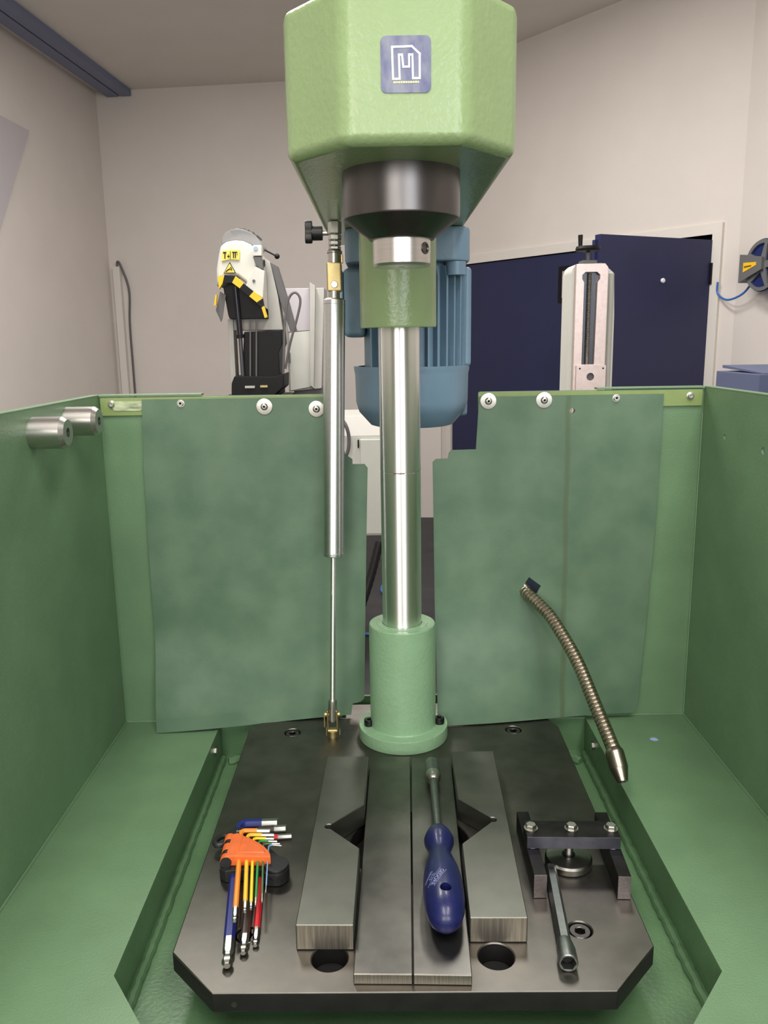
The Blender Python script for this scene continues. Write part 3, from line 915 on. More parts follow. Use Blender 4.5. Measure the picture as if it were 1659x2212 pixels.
handle_print('handle_print', 'GERMANY', .0034, ox - un_.x * .0108, oy - un_.y * .0108, AN)

# ================================================================== HEX KEYS
def key_path(tip, corner, end, R, z):
    T, C_, E_ = (Vector((p[0], p[1], z)) for p in (tip, corner, end))
    d1, d2 = (C_ - T).normalized(), (E_ - C_).normalized()
    half = math.acos(max(-1, min(1, d1.dot(d2)))) / 2
    cutl = R * math.tan(half)
    a, b = C_ - d1 * cutl, C_ + d2 * cutl
    nrm = (d2 - d1 * d1.dot(d2)).normalized()
    cen = a + nrm * R
    arc = []
    for k in range(9):
        t = k / 8 * 2 * half
        arc.append(cen - nrm * R * math.cos(t) + d1 * R * math.sin(t))
    return T, a, arc, b, E_, d1, d2
def hex_key(label, af, z, tip, mstart, corner, send_m, send, color, cname):
    r = af / math.sqrt(3)
    T, a, arc, b, E_, d1, d2 = key_path(tip, corner, send, max(.004, af * 1.1), z)
    root = thing('hex_key', label, 'hex key', ((T.x + a.x) / 2, (T.y + a.y) / 2, z - r), 'colour coded hex keys')
    ms = Vector((mstart[0], mstart[1], z)); sm_ = Vector((send_m[0], send_m[1], z))
    ms = T + d1 * (ms - T).dot(d1); sm_ = E_ - d2 * max(.004, (E_ - sm_).dot(d2))
    pm = mat(cname, color, 0.38, vary=0.06, vscale=80)
    cm = mat('key_steel', (176, 176, 170), 0.30, metal=1.0)
    dm = mat('key_steel_dark', (120, 128, 122), 0.25, metal=1.0)
    part('coated_shank', MB().tube([ms, lerp(ms, a, .5)] + arc + [sm_], r * 1.04, 6, sides_up=(0, 0, 1), start=math.pi / 6), pm, root, smooth=30)
    part('short_tip', MB().tube([sm_ - d2 * .001, E_ - d2 * .0006, E_], lambda i: r if i < 2 else r * .9, 6, sides_up=(0, 0, 1), start=math.pi / 6), cm, root, smooth=30)
    L_ = (ms - T).length
    bl_ = af * 1.0
    prof = [(L_, r), (bl_ * 1.9, r), (bl_ * 1.55, r * .72), (bl_ * 1.15, r * .72), (bl_ * .85, r), (bl_ * .35, r * .98), (0, r * .62)]
    pts = [T + d1 * h for h, _ in prof]
    part('ball_end', MB().tube(pts, lambda i: prof[i][1], 6, sides_up=(0, 0, 1), start=math.pi / 6), cm, root, smooth=30)
KZ = .0228
hex_key('largest hex key, dark blue, leftmost in the orange holder', .0100, .0060, (-.1662, .7165), (-.1703, .7545), (-.1968, .9655), (-.1667, .9668), (-.1462, .9673), (30, 40, 112), 'key_dark_blue')
hex_key('dark brown hex key under the yellow ones in the holder', .0080, .0048, (-.1530, .7354), (-.1557, .7604), (-.1722, .9535), (-.1494, .9549), (-.1341, .9566), (62, 52, 48), 'key_brown')
hex_key('red hex key under the green ones in the holder', .0060, .0037, (-.1424, .7472), (-.1453, .7729), (-.1595, .9385), (-.1428, .9405), (-.1252, .9410), (196, 36, 44), 'key_red')
hex_key('orange coated hex key beside the dark blue one', .0050, KZ, (-.1652, .7601), (-.1675, .7818), (-.1862, .9245), (-.1658, .9250), (-.1500, .9236), (240, 140, 44), 'key_orange')
hex_key('thicker yellow hex key next to the orange one', .0040, KZ, (-.1567, .7742), (-.1591, .7921), (-.1767, .9155), (-.1587, .9160), (-.1436, .9146), (240, 188, 50), 'key_amber')
hex_key('thinner yellow hex key next to the bright green one', .0030, KZ, (-.1509, .7785), (-.1518, .7904), (-.1684, .9082), (-.1525, .9081), (-.1426, .9069), (244, 206, 40), 'key_yellow')
hex_key('bright green hex key beside the thinner yellow one', .0025, KZ, (-.1468, .7843), (-.1483, .7972), (-.1608, .9032), (-.1484, .9032), (-.1379, .9010), (40, 140, 66), 'key_green')
hex_key('thin dull green hex key beside the pale blue one', .0020, KZ, (-.1405, .7895), (-.1421, .8040), (-.1545, .8970), (-.1436, .8974), (-.1339, .8962), (66, 110, 62), 'key_dull_green')
hex_key('thinnest hex key, pale blue, rightmost in the orange holder', .0015, KZ, (-.1387, .8055), (-.1398, .8174), (-.1475, .8945), (-.1421, .8945), (-.1317, .8924), (110, 160, 200), 'key_pale_blue')
KH = thing('key_holder', 'orange and black folding plastic holder clipping the hex keys together', 'key holder', (-.165, .886, 0))
ho_ = [(-.1940, .9070), (-.1880, .9105), (-.1807, .9053), (-.1710, .8995), (-.1630, .8934), (-.1560, .8872), (-.1500, .8809), (-.1450, .8740), (-.1415, .8672), (-.1402, .8609), (-.1640, .8620), (-.1814, .8630), (-.1940, .8628)]
of = part('orange_clip', MB().poly(ho_, .0165, .0298, bev=.0015, seg=2), M_orange, KH, 'orange clip half')
inn = [(-.1800, .9005), (-.1660, .8915), (-.1560, .8815), (-.1490, .8720), (-.1480, .8675), (-.1800, .8690)]
part('raised_panel', MB().poly(inn, .0290, .0310, bev=.0009, seg=1), M_orange, of)
h0, h1 = Vector((-.1965, .9105, .0225)), Vector((-.1935, .8610, .0225))
hu = (h1 - h0).normalized(); hl = (h1 - h0).length
part('hinge_pin', MB().cyl(h0 + hu * .002, h1 + hu * .0008, .0066, n=18), M_black_pl, KH)
for s0, s1 in ((0, .013), (.0195, .0335), (.040, hl)):
    part('hinge_knuckle', MB().cyl(h0 + hu * s0, h0 + hu * s1, .0070, n=20, bev=.0012), M_orange, of)
bo = [(-.2010, .9080), (-.1930, .9200), (-.1830, .9330), (-.1700, .9260), (-.1560, .9120), (-.1420, .8960), (-.1310, .8800), (-.1210, .8720)] + circ(-.1345, .8600, .0150, 20, math.radians(40))[-9:][::-1][::-1]
bo = [(-.2000, .9080), (-.1900, .9230), (-.1780, .9255), (-.1560, .9080), (-.1420, .8935), (-.1310, .8795)]
arc = [(-.1340 + .0150 * math.cos(math.radians(a_)), .8620 + .0165 * math.sin(math.radians(a_))) for a_ in range(70, -91, -20)]
bo = bo + arc + [(-.1450, .8470), (-.1520, .8560), (-.1800, .8570), (-.1930, .8540), (-.2010, .8590), (-.2035, .8800)]
bk = part('black_clip', MB().poly(bo, .0006, .0162, bev=.0015, seg=2), M_black_pl, KH, 'black clip half')
part('clip_lobe', MB().poly([(-.1340 + .0142 * math.cos(math.radians(a_)), .8620 + .0155 * math.sin(math.radians(a_))) for a_ in range(0, 360, 18)], .0150, .0200, bev=.0014, seg=2), M_black_pl, bk)
rp = [Vector((-.2090 + .0080 * math.cos(k / 20 * 2 * math.pi) + .003 * math.sin(k / 20 * 2 * math.pi), .9200 + .0105 * math.sin(k / 20 * 2 * math.pi), .0130)) for k in range(21)]
part('hanging_ring', MB().tube(rp, .0036, 10, cap=False), M_black_pl, KH)
part('size_tab', MB().poly([(-.2060, .9120), (-.2045, .9300), (-.1970, .9385), (-.1860, .9385), (-.1790, .9330), (-.1830, .9120)], .0125, .0195, bev=.001, seg=1), M_black_pl, bk)
t = text_verts('10', .0062)
m_ = MB(); m_.merge(t, Matrix.Translation((-.1905, .9285, .0197)) @ Matrix.Rotation(.05, 4, 'Z'))
part('size_print', m_, M_white, bk, smooth=0)
hb = MB()
for xx in (-.1395, -.1298):
    hb.cyl((xx, .8462 if xx > -.135 else .8449, .0085), (xx, .8440, .0085), .0026, n=14)
part('spare_hole', hb, M_darkhole, bk)

# ================================================================== CLAMP FIXTURE
FX = thing('clamp_fixture', 'black steel clamping fixture with crossbar, three hex bolts and round pressure pad', 'clamp fixture', (.217, .882, 0))
def bar4(p, z0, z1, bev=.0006):
    return MB().poly(p, z0, z1, bev=bev, seg=1)
lb = part('side_bar', bar4([(.1618, .8205), (.1768, .8203), (.1776, .9477), (.1627, .9480)], .0003, .0295), M_fixture, FX)
part('bare_end', MB().box(.1621, .1765, .8199, .8206, .0008, .0290), M_fix_cut, lb)
rb = part('side_bar', bar4([(.2556, .8165), (.2702, .8160), (.2772, .9440), (.2616, .9444)], .0003, .0295), M_fixture, FX)
part('bare_end', MB().poly([(.2559, .81595), (.2699, .81545), (.2699, .8165), (.2559, .8169)], .0008, .0290), M_fix_cut, rb)
cb = part('crossbar', bar4([(.1622, .8697), (.2722, .8655), (.2738, .9000), (.1638, .9041)], .0297, .0448), M_fixture, FX)
part('crossbar_face', MB().poly([(.1625, .86915), (.2719, .86495), (.2719, .8660), (.1625, .8702)], .0302, .0444), M_fix_front, cb)
for x, y in ((.1697, .8870), (.2180, .8855), (.2648, .8838)):
    b_ = part('hex_bolt', MB().lathe([(0, 0), (.0067, 0), (.0067, .0035), (.0058, .0048), (0, .0048)], (x, y, .0460), (0, 0, 1), 6, rnd.uniform(0, 1)), M_brass if False else M_zinc, FX, 'zinc plated hex bolt')
    part('washer', MB().cyl((x, y, .0448), (x, y, .0461), .0082, n=28), M_zinc, b_)
    ring = MB().lathe([(.0048, .0509), (.0052, .0509)], (x, y, 0), (0, 0, 1), 20) if False else None
part('weld_spot', MB().sphere((.1700, .8712, .0300), .006, (1.1, .4, .25), 12, 8), M_fix_cut, FX)
part('weld_spot', MB().sphere((.2640, .8675, .0300), .006, (1.1, .4, .25), 12, 8), M_fix_cut, FX)
pd = part('pressure_pad', MB().lathe([(0, .0004), (.0268, .0004), (.0280, .0020), (.0280, .0085), (.0262, .0110), (.0120, .0128), (0, .0128)], (.2150, .8825, 0), (0, 0, 1), 56), mat('pad_steel', (150, 148, 142), 0.3, metal=1.0, vary=0.15, vscale=60), FX)
part('pad_stud', MB().cyl((.2150, .8825, .012), (.2150, .8825, .031), .0052, n=20), M_zinc, pd)
part('stud_groove', MB().cyl((.2150, .8825, .0126), (.2150, .8825, .0134), .0078, n=24), M_fixture, pd)

# ================================================================== TUBULAR SOCKET WRENCH
WF, WN_ = Vector((.1895, .8640, .0074)), Vector((.1765, .7085, .0100))
wax = (WN_ - WF).normalized(); wl = (WN_ - WF).length
TW = thing('tubular_wrench', 'slim hexagonal tubular socket wrench lying beside the clamp fixture', 'socket wrench', ((WF.x + WN_.x) / 2, (WF.y + WN_.y) / 2, .0003))
hx = part('hex_shank', MB().tube([WF, WF + wax * .003, WF + wax * (wl - .034), WF + wax * (wl - .026)], lambda i: (.0066, .0072, .0072, .0080)[i], 6, sides_up=(0, 0, 1), start=math.pi / 6), M_wrench, TW, smooth=30)
part('cross_hole', MB().cyl(WF + wax * .0095 + Vector((0, 0, .0055)), WF + wax * .0095 + Vector((0, 0, .0066)), .0030, n=18), M_darkhole, hx)
sb = MB()
sb.lathe([(0, wl - .032), (.0074, wl - .032), (.0098, wl - .018), (.0098, wl - .001), (.0090, wl), (.0079, wl)], WF, wax, 36)
part('socket_end', sb, M_wrench, TW)
up_ = Vector((0, 0, 1)); u_ = wax.cross(up_).normalized(); v_ = wax.cross(u_)
# hexagon mouth: round rim face down to a hexagonal bore
t = bmesh.new()
ring0 = [t.verts.new(WN_ + (u_ * math.cos(2 * math.pi * k / 36) + v_ * math.sin(2 * math.pi * k / 36)) * .0090) for k in range(36)]
def hexr(an, R_):
    a_ = (an % (math.pi / 3)) - math.pi / 6
    return R_ * math.cos(math.pi / 6) / math.cos(a_)
ring1 = [t.verts.new(WN_ - wax * .0006 + (u_ * math.cos(2 * math.pi * k / 36) + v_ * math.sin(2 * math.pi * k / 36)) * hexr(2 * math.pi * k / 36, .0082)) for k in range(36)]
ring2 = [t.verts.new(WN_ - wax * .014 + (u_ * math.cos(2 * math.pi * k / 36) + v_ * math.sin(2 * math.pi * k / 36)) * hexr(2 * math.pi * k / 36, .0082)) for k in range(36)]
for k in range(36):
    k2 = (k + 1) % 36
    t.faces.new((ring0[k], ring0[k2], ring1[k2], ring1[k]))
    t.faces.new((ring1[k], ring1[k2], ring2[k2], ring2[k]))
t.faces.new(ring2)
bmesh.ops.recalc_face_normals(t, faces=t.faces)
m_ = MB(); m_.merge(t)
so = part('socket_mouth', m_, M_wrench, TW, smooth=30)
part('bore', MB().cyl(WN_ - wax * .0138, WN_ - wax * .010, .0068, n=18), M_darkhole, so)

# ================================================================== COOLANT HOSE
hpts = [(.2215, 1.330, .2240), (.2295, 1.283, .2155), (.2450, 1.2580, .2040), (.2627, 1.2280, .1862), (.2867, 1.1700, .1442), (.3011, 1.1100, .1003), (.3111, 1.0600, .0676), (.3135, 1.0480, .0595)]
CHs = thing('coolant_hose', 'segmented flexible metal coolant hose poking through the right rubber sheet', 'coolant hose', (.30, 1.15, .06))
base = spline(hpts, 60)
# even arc length
acc = [0.0]
for a, b in zip(base, base[1:]):
    acc.append(acc[-1] + (b - a).length)
def at_len(s):
    for i in range(len(acc) - 1):
        if acc[i + 1] >= s:
            return lerp(base[i], base[i + 1], (s - acc[i]) / max(1e-9, acc[i + 1] - acc[i]))
    return base[-1]
pitch_ = .0064
nr = int(acc[-1] / pitch_)
pp, rr = [], []
for k in range(nr):
    s = k * pitch_
    for ds, r in ((0.0, .0085), (.0006, .0098), (.0029, .0101), (.0052, .0098), (.0058, .0085)):
        pp.append(at_len(s + ds)); rr.append(r)
part('corrugated_hose', MB().tube(pp, lambda i: rr[i], 22), M_hose, CHs, smooth=40)
n0 = base[-1]; n1 = Vector((.3190, 1.0190, .0270))
part('nozzle', MB().lathe([(0, -.003), (.0098, -.003), (.0122, .001), (.0128, .004), (.0128, .0245), (.0122, .0262), (.0078, .0425), (.0070, .0435), (.0045, .0435), (.0042, .034), (0, .034)], n0, n1 - n0, 32), M_nozzle, CHs, 'bright steel nozzle', smooth=25)

# ================================================================== BACKGROUND: MILL
ML = thing('milling_machine', 'white milling machine column with hand wheel in front of the navy doors', 'milling machine', (.74, 3.1, FLOOR))
mc = [(.640, 3.20), (.640, 3.02), (.690, 3.0), (.800, 3.0), (.838, 3.02), (.838, 3.20)]
def colpoly(zl, zr):
    return
part('column_casting', MB().poly([(.668, .30), (.668, .845), (.676, .868), (.690, .880), (.784, .882), (.826, .846), (.832, .70), (.834, .30)], 3.012, 3.14, 'xz', bev=.006, seg=2), M_mwhite, ML)
sf = [(.684, .30), (.684, .876), (.784, .878), (.795, .865), (.795, .30)]
slot = [(.712, .530), (.757, .530), (.760, .815), (.768, .826), (.768, .840), (.757, .850), (.716, .850), (.705, .840), (.705, .826), (.712, .815)]
part('slide_face', MB().poly(sf, 2.985, 3.011, 'xz', holes=[slot]), M_slide, ML)
part('slot_back', MB().box(.700, .772, 3.005, 3.010, .50, .86), mat('slot_grey_metal', (84, 86, 92), 0.25, metal=0.8), ML)  # slot back in plain dark grey metal
ls = [(.7335 + 0.0, 2.996, .52 + k * .0028) for k in range(118)]
part('lead_screw', MB().tube(ls, lambda i: .0075 if i % 2 else .0060, 12), M_zinc, ML)
part('side_recess', MB().tube([(.8145, 3.012, .32), (.8145, 3.012, .845)], .010, 12), M_mgrey, ML)
lp = part('lower_plate', MB().poly([(.692, .30), (.692, .527), (.797, .527), (.797, .30)], 2.972, 2.985, 'xz', holes=[circ(.7425, .487, .0135, 24)]), M_slide, ML)
part('plate_bore', MB().cyl((.7425, 2.984, .487), (.7425, 2.986, .487), .0134, n=20), M_dgrey, lp)
for x, z in ((.704, .516), (.787, .516), (.742, .432)):
    part('plate_screw', MB().cyl((x, 2.9712, z), (x, 2.973, z), .0032, n=12), M_blk, lp)
part('screw_bearing', MB().box(.712, .765, 3.02, 3.08, .878, .893, .002), M_dgrey, ML)
part('wheel_shaft', MB().cyl((.738, 3.05, .885), (.738, 3.05, .94), .007, n=16), M_dgrey, ML)
hw = part('hand_wheel', MB().lathe([(.0, .921), (.012, .921), (.030, .926), (.042, .926), (.045, .933), (.042, .942), (.030, .942), (0, .936)], (.738, 3.05, 0), (0, 0, 1), 32), M_blk, ML, 'black hand wheel')
part('wheel_handle', MB().cyl((.710, 3.05, .938), (.709, 3.05, .982), .0070, .0085, 16, bev=.001), M_blk, hw)
part('machine_base', MB().box(.60, .87, 2.80, 3.30, -.15, -.05, .01), M_mwhite, ML)
part('base_column', MB().box(.640, .83, 3.02, 3.22, -.06, .31, .006), M_mwhite, ML)
part('stand', MB().box(.58, .89, 2.82, 3.30, FLOOR, -.15, .01), M_mgrey, ML)

# ================================================================== BACKGROUND: BAND SAW  (front drawing in its own plane, x right / z up)
BY = 4.2
def S(px, py):
    return (-.8034 + (px - 475) * .002297 - (py - 640) * .000125, .8533 - (py - 640) * .002234)
def sp_(pts):
    return [S(*p) for p in pts]
BS = thing('band_saw', 'white and black band saw with raised head and hazard stripes by the back wall', 'band saw', (-.65, 4.3, FLOOR))
part('head_cover', MB().poly(sp_([(474, 620), (473, 585), (478, 555), (482, 535), (495, 528), (512, 525), (530, 527), (545, 534), (556, 546), (568, 556), (570, 566), (562, 580), (558, 600), (545, 628), (533, 612), (518, 601), (503, 599), (490, 604), (483, 622)]), 4.12, 4.32, 'xz', bev=.020, seg=3), M_mwhite, BS, smooth=50)
vz = part('visor', MB().poly(sp_([(482, 534), (483, 518), (489, 508), (500, 502), (515, 499), (530, 502), (545, 508), (557, 518), (565, 530), (569, 537), (556, 546), (545, 534), (530, 527), (512, 525), (495, 528)]), 4.15, 4.34, 'xz', bev=.008, seg=2), M_visor, BS, 'smoked clear visor')
rg = MB()
for k in range(7):
    a0 = S(500 + k * 9, 503 + (k - 2) ** 2 * .9)
    rg.box(a0[0] - .006, a0[0] + .006, 4.16, 4.33, a0[1] + .002, a0[1] + .012, .002)
part('visor_rib', rg, M_dgrey, vz)
part('lock_tab', MB().poly(sp_([(553, 538), (571, 538), (571, 560), (553, 560)]), 4.09, 4.14, 'xz', bev=.003), M_mwhite, BS)
part('lock_button', MB().cyl((S(559, 545)[0], 4.092, S(559, 545)[1]), (S(559, 545)[0], 4.086, S(559, 545)[1]), .010, n=16), mat('pale_blue_button', (150, 175, 200), 0.5), BS)
part('dark_grille', MB().poly(sp_([(552, 561), (568, 561), (575, 588), (560, 579)]), 4.095, 4.13, 'xz', bev=.002), M_dgrey, BS)
part('side_panel', MB().poly(sp_([(558, 582), (578, 592), (575, 648), (538, 622)]), 4.085, 4.12, 'xz', bev=.003), M_mwhite, BS)
part('panel_screw', MB().cyl((S(556, 612)[0], 4.086, S(556, 612)[1]), (S(556, 612)[0], 4.080, S(556, 612)[1]), .007, n=14), M_dgrey, BS)
stripes = [([(481, 602), (495, 599), (491, 616), (484, 628)], 1), ([(495, 599), (518, 602), (511, 615), (491, 616)], 0), ([(518, 602), (535, 617), (527, 627), (511, 615)], 1),
           ([(535, 617), (556, 634), (547, 644), (527, 627)], 0), ([(556, 634), (575, 649), (563, 657), (547, 644)], 1), ([(575, 649), (578, 665), (566, 660), (563, 657)], 0), ([(578, 665), (585, 688), (580, 690), (573, 668)], 1), ([(476, 640), (479, 640), (477, 662), (473, 662)], 1)]
for q, yl in stripes:
    part('hazard_stripe', MB().poly(sp_(q), 4.075, 4.10, 'xz'), M_yellow if yl else M_blk, BS)
l1 = part('warning_label', MB().poly(sp_([(487, 548), (506, 546), (524, 547), (523, 567), (505, 565), (486, 569)]), 4.112, 4.119, 'xz'), mat('label_yellow', (226, 206, 90), 0.5), BS)
mk = MB()
for a_, b_, c_, d_ in ((489, 550, 496, 553), (492, 553, 494, 564), (498, 558, 503, 560), (500, 555, 501, 563), (504, 549, 505, 565), (508, 550, 519, 552), (510, 552, 512, 563), (514, 552, 516, 563), (518, 554, 519, 557)):
    mk.poly(sp_([(a_, b_), (c_, b_), (c_, d_), (a_, d_)]), 4.110, 4.113, 'xz')
part('label_pictogram', mk, M_blk, l1, smooth=0)
l2 = part('warning_triangle', MB().poly(sp_([(503, 571), (516, 594), (490, 594)]), 4.112, 4.119, 'xz'), M_blk, BS)
part('triangle_field', MB().poly(sp_([(503, 574), (514, 593), (492, 593)]), 4.110, 4.1125, 'xz'), mat('label_yellow', (226, 206, 90), 0.5), l2)
part('triangle_symbol', MB().tube([(S(495, 591)[0], 4.109, S(495, 591)[1]), (S(503, 585)[0], 4.109, S(503, 585)[1]), (S(508, 588)[0], 4.109, S(508, 588)[1]), (S(505, 581)[0], 4.109, S(505, 581)[1])], .0025, 6), M_blk, l2)
part('underside', MB().poly(sp_([(486, 622), (495, 614), (511, 613), (530, 630), (562, 660), (574, 668), (582, 690), (500, 690), (497, 682), (489, 640)]), 4.15, 4.30, 'xz', bev=.004), M_blk, BS)
part('guard_flap', MB().poly(sp_([(483, 632), (495, 640), (488, 690), (485, 697), (474, 672)]), 4.11, 4.115, 'xz'), M_dgrey, BS)
def stub(name, a, b, r, y, m, r1=None):
    A, B = S(*a), S(*b)
    return part(name, MB().cyl((A[0], y, A[1]), (B[0], y, B[1]), r, r1, 20), m, BS)
stub('piston_sleeve', (513, 622), (524, 728), .014, 4.14, mat('piston_black', (38, 38, 46), 0.2, metal=0.6))
stub('piston_ring', (523, 724), (524, 732), .020, 4.14, M_blk)
stub('piston_rod', (524, 730), (531, 826), .010, 4.14, mat('piston_rod_grey', (86, 86, 92), 0.3, metal=0.8))
part('back_arm', MB().poly(sp_([(570, 560), (582, 568), (600, 640), (612, 715), (500, 715), (500, 684), (580, 690), (575, 600)]), 4.20, 4.34, 'xz', bev=.004), M_mgrey, BS)
part('slide_strip', MB().poly(sp_([(582, 568), (596, 576), (622, 655), (640, 718), (628, 718), (604, 650)]), 4.21, 4.30, 'xz', bev=.003), M_dgrey, BS)
stub('lever_arm', (573, 545), (598, 558), .004, 4.15, M_blk)
L_ = S(600, 559)
part('lever_ball', MB().sphere((L_[0], 4.15, L_[1]), .013), M_blk, BS)
part('post', MB().box(S(502, 858)[0], S(514, 858)[0], 4.18, 4.28, FLOOR, S(0, 690)[1], .003), M_mgrey, BS)
part('drive_body', MB().poly(sp_([(530, 718), (611, 715), (614, 745), (606, 765), (612, 858), (526, 858)]), 4.16, 4.36, 'xz', bev=.006), M_blk, BS)
part('drive_housing', MB().poly(sp_([(507, 830), (513, 814), (600, 816), (620, 810), (620, 840), (600, 858), (507, 858)]), 4.12, 4.36, 'xz', bev=.006), M_blk, BS)
for px in (545, 558):
    stub('guide_rail', (px, 692), (px + 1, 822), .0045, 4.145, M_dgrey)
part('pivot_bar', MB().box(S(537, 837)[0], S(558, 837)[0], 4.105, 4.12, S(0, 841)[1], S(0, 836)[1], .001), M_mgrey, BS)
part('pivot_bar', MB().box(S(570, 837)[0], S(586, 837)[0], 4.105, 4.12, S(0, 840)[1], S(0, 835)[1], .001), M_brass, BS)
part('saw_base', MB().box(-.82, -.48, 4.10, 4.50, FLOOR, .36, .01), M_blk, BS)
cb_ = spline([(S(617, 838)[0], 4.14, S(617, 838)[1]), (S(619, 760)[0], 4.13, S(619, 760)[1]), (S(620, 700)[0], 4.13, S(620, 700)[1]), (S(626, 652)[0], 4.13, S(626, 652)[1]), (S(640, 636)[0], 4.13, S(640, 636)[1]), (S(652, 652)[0], 4.13, S(652, 652)[1]), (S(646, 690)[0], 4.13, S(646, 690)[1]), (S(632, 745)[0], 4.13, S(632, 745)[1]), (S(622, 800)[0], 4.14, S(622, 800)[1])], 8)
part('cable_loop', MB().tube(cb_, .0062, 10), M_dgrey, BS)

CC = thing('control_cabinet', 'pale grey angled control cabinet behind the band saw', 'cabinet', (-.38, 4.5, FLOOR))
YC = 4.60
def S2(px, py):
    a = S(px, py); k = (YC) / BY
    return (a[0] * k, .62 + (a[1] - .62) * k)
def s2(pts):
    return [S2(*p) for p in pts]
part('cabinet_body', MB().poly(s2([(614, 625), (700, 625), (700, 846), (628, 852), (620, 720)]), YC, YC + .25, 'xz', bev=.004), M_mgrey, CC)
part('grey_panel', MB().poly(s2([(616, 627), (668, 626), (672, 716), (624, 719)]), YC - .008, YC + .002, 'xz'), M_pgrey, CC)
part('door_edge', MB().poly(s2([(670, 614), (682, 622), (684, 838), (688, 846), (676, 838)]), YC - .05, YC, 'xz', bev=.002), M_mgrey, CC)
part('lower_door', MB().poly(s2([(626, 722), (672, 718), (676, 842), (652, 846), (632, 850)]), YC - .012, YC + .002, 'xz', bev=.002), M_mwhite, CC)
a_ = S2(629, 775)
part('door_latch', MB().box(a_[0] - .004, a_[0] + .004, YC - .035, YC - .010, a_[1] - .03, a_[1] + .025, .002), M_dgrey, CC)
part('stand', MB().box(-.50, -.31, YC + .03, YC + .22, FLOOR, S2(0, 846)[1] + .01, .005), M_dgrey, CC)

# white cabinet seen between the two rubber sheets
WC = thing('machine_cabinet', 'white machine cabinet seen through the gap left of the column', 'cabinet', (-.16, 3.8, FLOOR))
part('cabinet_body', MB().box(-.34, .015, 3.60, 4.00, -.235, .215, .004), M_mwhite, WC)
part('sloping_top', MB().poly([(3.60, .215), (3.66, .30), (4.00, .30), (4.00, .215)], -.34, .015, 'yz', bev=.003), M_mgrey, WC)
part('door_panel', MB().box(-.105, .010, 3.592, 3.601, -.225, .200, .002), M_mwhite, WC)
part('hinge', MB().box(-.116, -.110, 3.588, 3.600, .165, .200, .001), M_blk, WC)
part('plinth', MB().box(-.32, -.14, 3.64, 3.98, FLOOR, -.235), M_blk, WC)
part('power_cable', MB().tube(spline([(-.20, 3.57, .31), (-.165, 3.55, .27), (-.152, 3.55, .21), (-.165, 3.55, .14), (-.22, 3.57, .10)], 10), .008, 10), M_dgrey, WC)

single('braided_cable', MB().tube(spline([(-.02, 2.6, -.02), (-.055, 2.55, -.14), (-.10, 2.5, -.25), (-.17, 2.5, -.36), (-.30, 2.6, -.60), (-.42, 2.8, FLOOR + .016)], 12), lambda i: .0150 if i % 2 else .0138, 14), M_blk,
       'black braided cable hanging in the gap behind the column', 'cable')
single('air_hose', MB().tube(spline([(.13, 4.45, FLOOR + .009), (.05, 4.52, FLOOR + .009), (-.028, 4.78, FLOOR + .009), (.05, 5.08, FLOOR + .009), (.15, 5.15, FLOOR + .009)], 14), .0085, 10), M_bluehose,
       'bright blue air hose curled on the dark floor behind the column', 'air hose')
single('air_hose', MB().tube(spline([(-.128, 4.02, FLOOR + .009), (-.10, 4.00, FLOOR + .009), (.04, 4.02, FLOOR + .009), (.13, 4.00, FLOOR + .009)], 10), .0085, 10), M_bluehose,
       'short blue hose lying on the floor just left of the green column foot', 'air hose')

# ================================================================== WALL THINGS
# cable trunking near the left corner of the back wall
BD = (CBR - CBL).normalized(); BN = Vector((BD.y, -BD.x))   # towards the room
def BWp(s, d):
    p = CBL + BD * s + BN * d
    return (p.x, p.y)
def bwbox(mb, s0, s1, d0, d1, z0, z1):
    return mb.poly([BWp(s0, d0), BWp(s1, d0), BWp(s1, d1), BWp(s0, d1)], z0, z1)
TR = thing('cable_trunking', 'white plastic cable trunking upright in the left wall corner', 'cable trunking', (BWp(.1, .03)[0], BWp(.1, .03)[1], FLOOR))
part('trunking_body', bwbox(MB(), .045, .105, .001, .045, FLOOR, 1.27), M_frame, TR)
part('trunking_cable', MB().tube(spline([(*BWp(.075, .022), 1.24), (*BWp(.085, .03), 1.31), (*BWp(.115, .03), 1.27), (*BWp(.165, .02), 1.08), (*BWp(.150, .02), .80), (*BWp(.150, .02), .35), (*BWp(.15, .02), FLOOR + .02)], 10), .009, 8), M_dgrey, TR)
# thin pale grey patch with a slanting edge, high on the left wall
LNn = Vector((LW.y, -LW.x))
def LP(s, d):
    p = CBL - LW * s + LNn * d
    return p
PN = thing('wall_patch', 'thin pale grey patch with slanting edge high on the left wall', 'wall panel', tuple(LP(1.7, 0)) + (1.3,))
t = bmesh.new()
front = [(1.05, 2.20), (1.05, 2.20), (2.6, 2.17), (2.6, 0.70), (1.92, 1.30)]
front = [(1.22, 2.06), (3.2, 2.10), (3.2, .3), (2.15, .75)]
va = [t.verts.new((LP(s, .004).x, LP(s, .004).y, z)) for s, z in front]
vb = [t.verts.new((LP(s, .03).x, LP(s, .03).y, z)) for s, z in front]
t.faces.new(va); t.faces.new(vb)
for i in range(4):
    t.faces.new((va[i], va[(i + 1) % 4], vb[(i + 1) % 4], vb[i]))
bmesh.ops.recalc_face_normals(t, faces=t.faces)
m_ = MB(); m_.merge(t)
part('panel', m_, M_pgrey, PN)
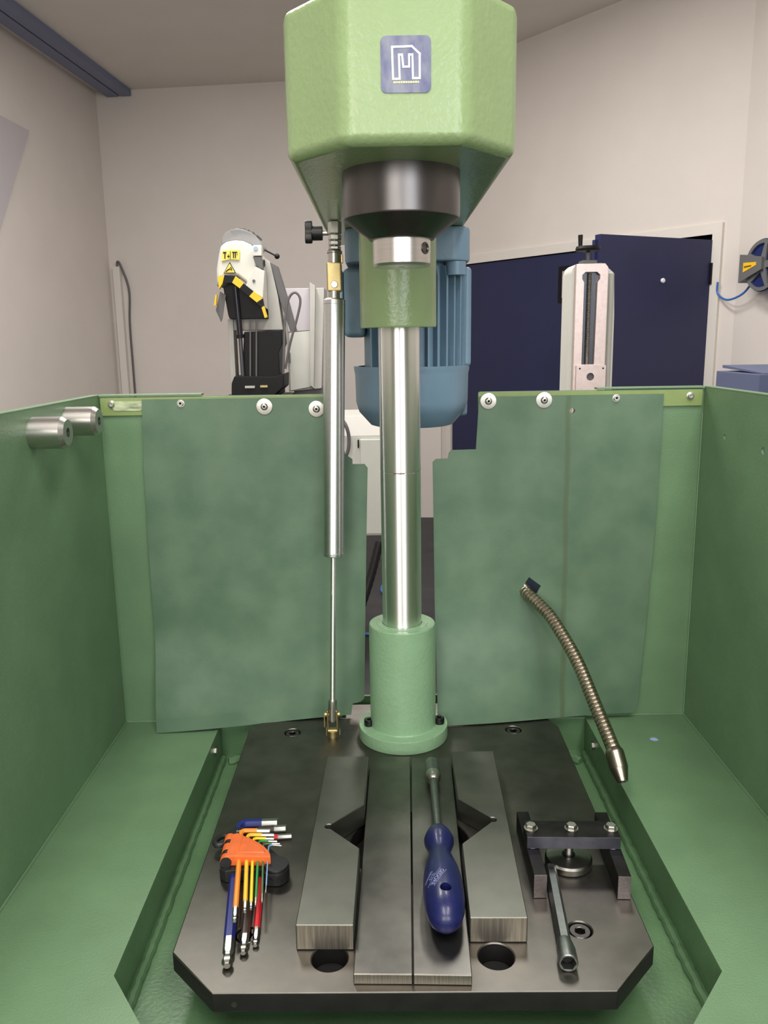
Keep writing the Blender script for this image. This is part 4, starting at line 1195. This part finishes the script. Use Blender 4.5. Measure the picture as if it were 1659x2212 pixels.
# hose reel on the side wall
SN = Vector((SW.y, -SW.x))
if SN.dot(Vector((0, 0)) - CRS) < 0:
    SN = -SN
q = CRS + SW * .345
RZ = py_ = .985
RL = thing('hose_reel', 'grey and blue wall-mounted air hose reel with yellow sticker', 'hose reel', (q.x + SN.x * .06, q.y + SN.y * .06, RZ - .135))
def RP(a, h, d):                   # along wall, up, out of wall
    p = q + SW * a + SN * d
    return Vector((p.x, p.y, RZ + h))
sn3 = (SN.x, SN.y, 0)
part('drum', MB().lathe([(0, 0), (.128, 0), (.135, .006), (.135, .012), (.120, .016), (.116, .05), (.120, .085), (.135, .090), (.135, .098), (.128, .102), (.108, .102), (.104, .094), (.05, .094), (0, .094)], RP(0, 0, .012), sn3, 40), mat('reel_navy', (34, 44, 92), 0.35), RL)
part('rim_ring', MB().lathe([(.112, .1015), (.128, .1015), (.131, .106), (.112, .106), (.112, .1015)], RP(0, 0, .012), sn3, 40), M_reel, RL)
for k in range(5):
    an = 2 * math.pi * k / 5 + .1
    u3 = Vector((SW.x * math.cos(an), SW.y * math.cos(an), math.sin(an))); w3 = Vector((-SW.x * math.sin(an), -SW.y * math.sin(an), math.cos(an)))
    t = bmesh.new()
    c0 = RP(0, 0, .108)
    pts = [c0 + u3 * a_ + w3 * b_ for a_, b_ in ((.02, -.02), (.118, -.010), (.118, .010), (.02, .02))]
    va = [t.verts.new(p) for p in pts]; vb = [t.verts.new(p + Vector(sn3) * .010) for p in pts]
    t.faces.new(va); t.faces.new(vb)
    for i in range(4):
        t.faces.new((va[i], va[(i + 1) % 4], vb[(i + 1) % 4], vb[i]))
    bmesh.ops.recalc_face_normals(t, faces=t.faces)
    m_ = MB(); m_.merge(t)
    part('spoke', m_, M_reel, RL)
def rbox(a0, a1, h0a, h1a, h0b, h1b, d0, d1):
    t = bmesh.new()
    pts = [(a0, h0a), (a1, h0b), (a1, h1b), (a0, h1a)]
    va = [t.verts.new(RP(a, h, d0)) for a, h in pts]; vb = [t.verts.new(RP(a, h, d1)) for a, h in pts]
    t.faces.new(va); t.faces.new(vb)
    for i in range(4):
        t.faces.new((va[i], va[(i + 1) % 4], vb[(i + 1) % 4], vb[i]))
    bmesh.ops.recalc_face_normals(t, faces=t.faces)
    m_ = MB(); m_.merge(t)
    return m_
ar = part('reel_arm', rbox(-.155, .02, -.080, .068, -.022, .040, .005, .135), M_reel, RL)
st = part('reel_sticker', rbox(-.120, -.02, -.028, .022, .002, .018, .135, .137), M_yellow, ar)
part('sticker_print', rbox(-.112, -.055, -.006, .004, -.002, .006, .137, .1378), mat('sticker_ink', (120, 100, 20), 0.5), st)
ha = RP(-.13, -.075, .06)
WP_ = W(S1 + .05, -.022)
hs = [(ha.x, ha.y, ha.z), (lerp(ha.x, WP_[0], .3), lerp(ha.y, WP_[1], .3) - .02, ha.z - .060), (lerp(ha.x, WP_[0], .7), lerp(ha.y, WP_[1], .7) - .02, ha.z - .085), (WP_[0] + .005, WP_[1] - .012, ha.z - .045), (WP_[0], WP_[1] - .012, ha.z + .02)]
part('reel_hose', MB().tube(spline(hs, 10), .006, 10), M_bluehose, RL)
# blue cabinet at the right
BC = thing('storage_cabinet', 'blue-grey metal cabinet standing behind the right enclosure wall', 'cabinet', (1.72, 3.3, FLOOR))
part('carcass', MB().box(1.405, 1.95, 3.10, 3.50, FLOOR, .480, .004), M_bluebox, BC)
part('raised_lid', MB().poly([(3.12, .480), (3.50, .492), (3.50, .504), (3.12, .484)], 1.43, 1.95, 'yz'), M_bluebox, BC)
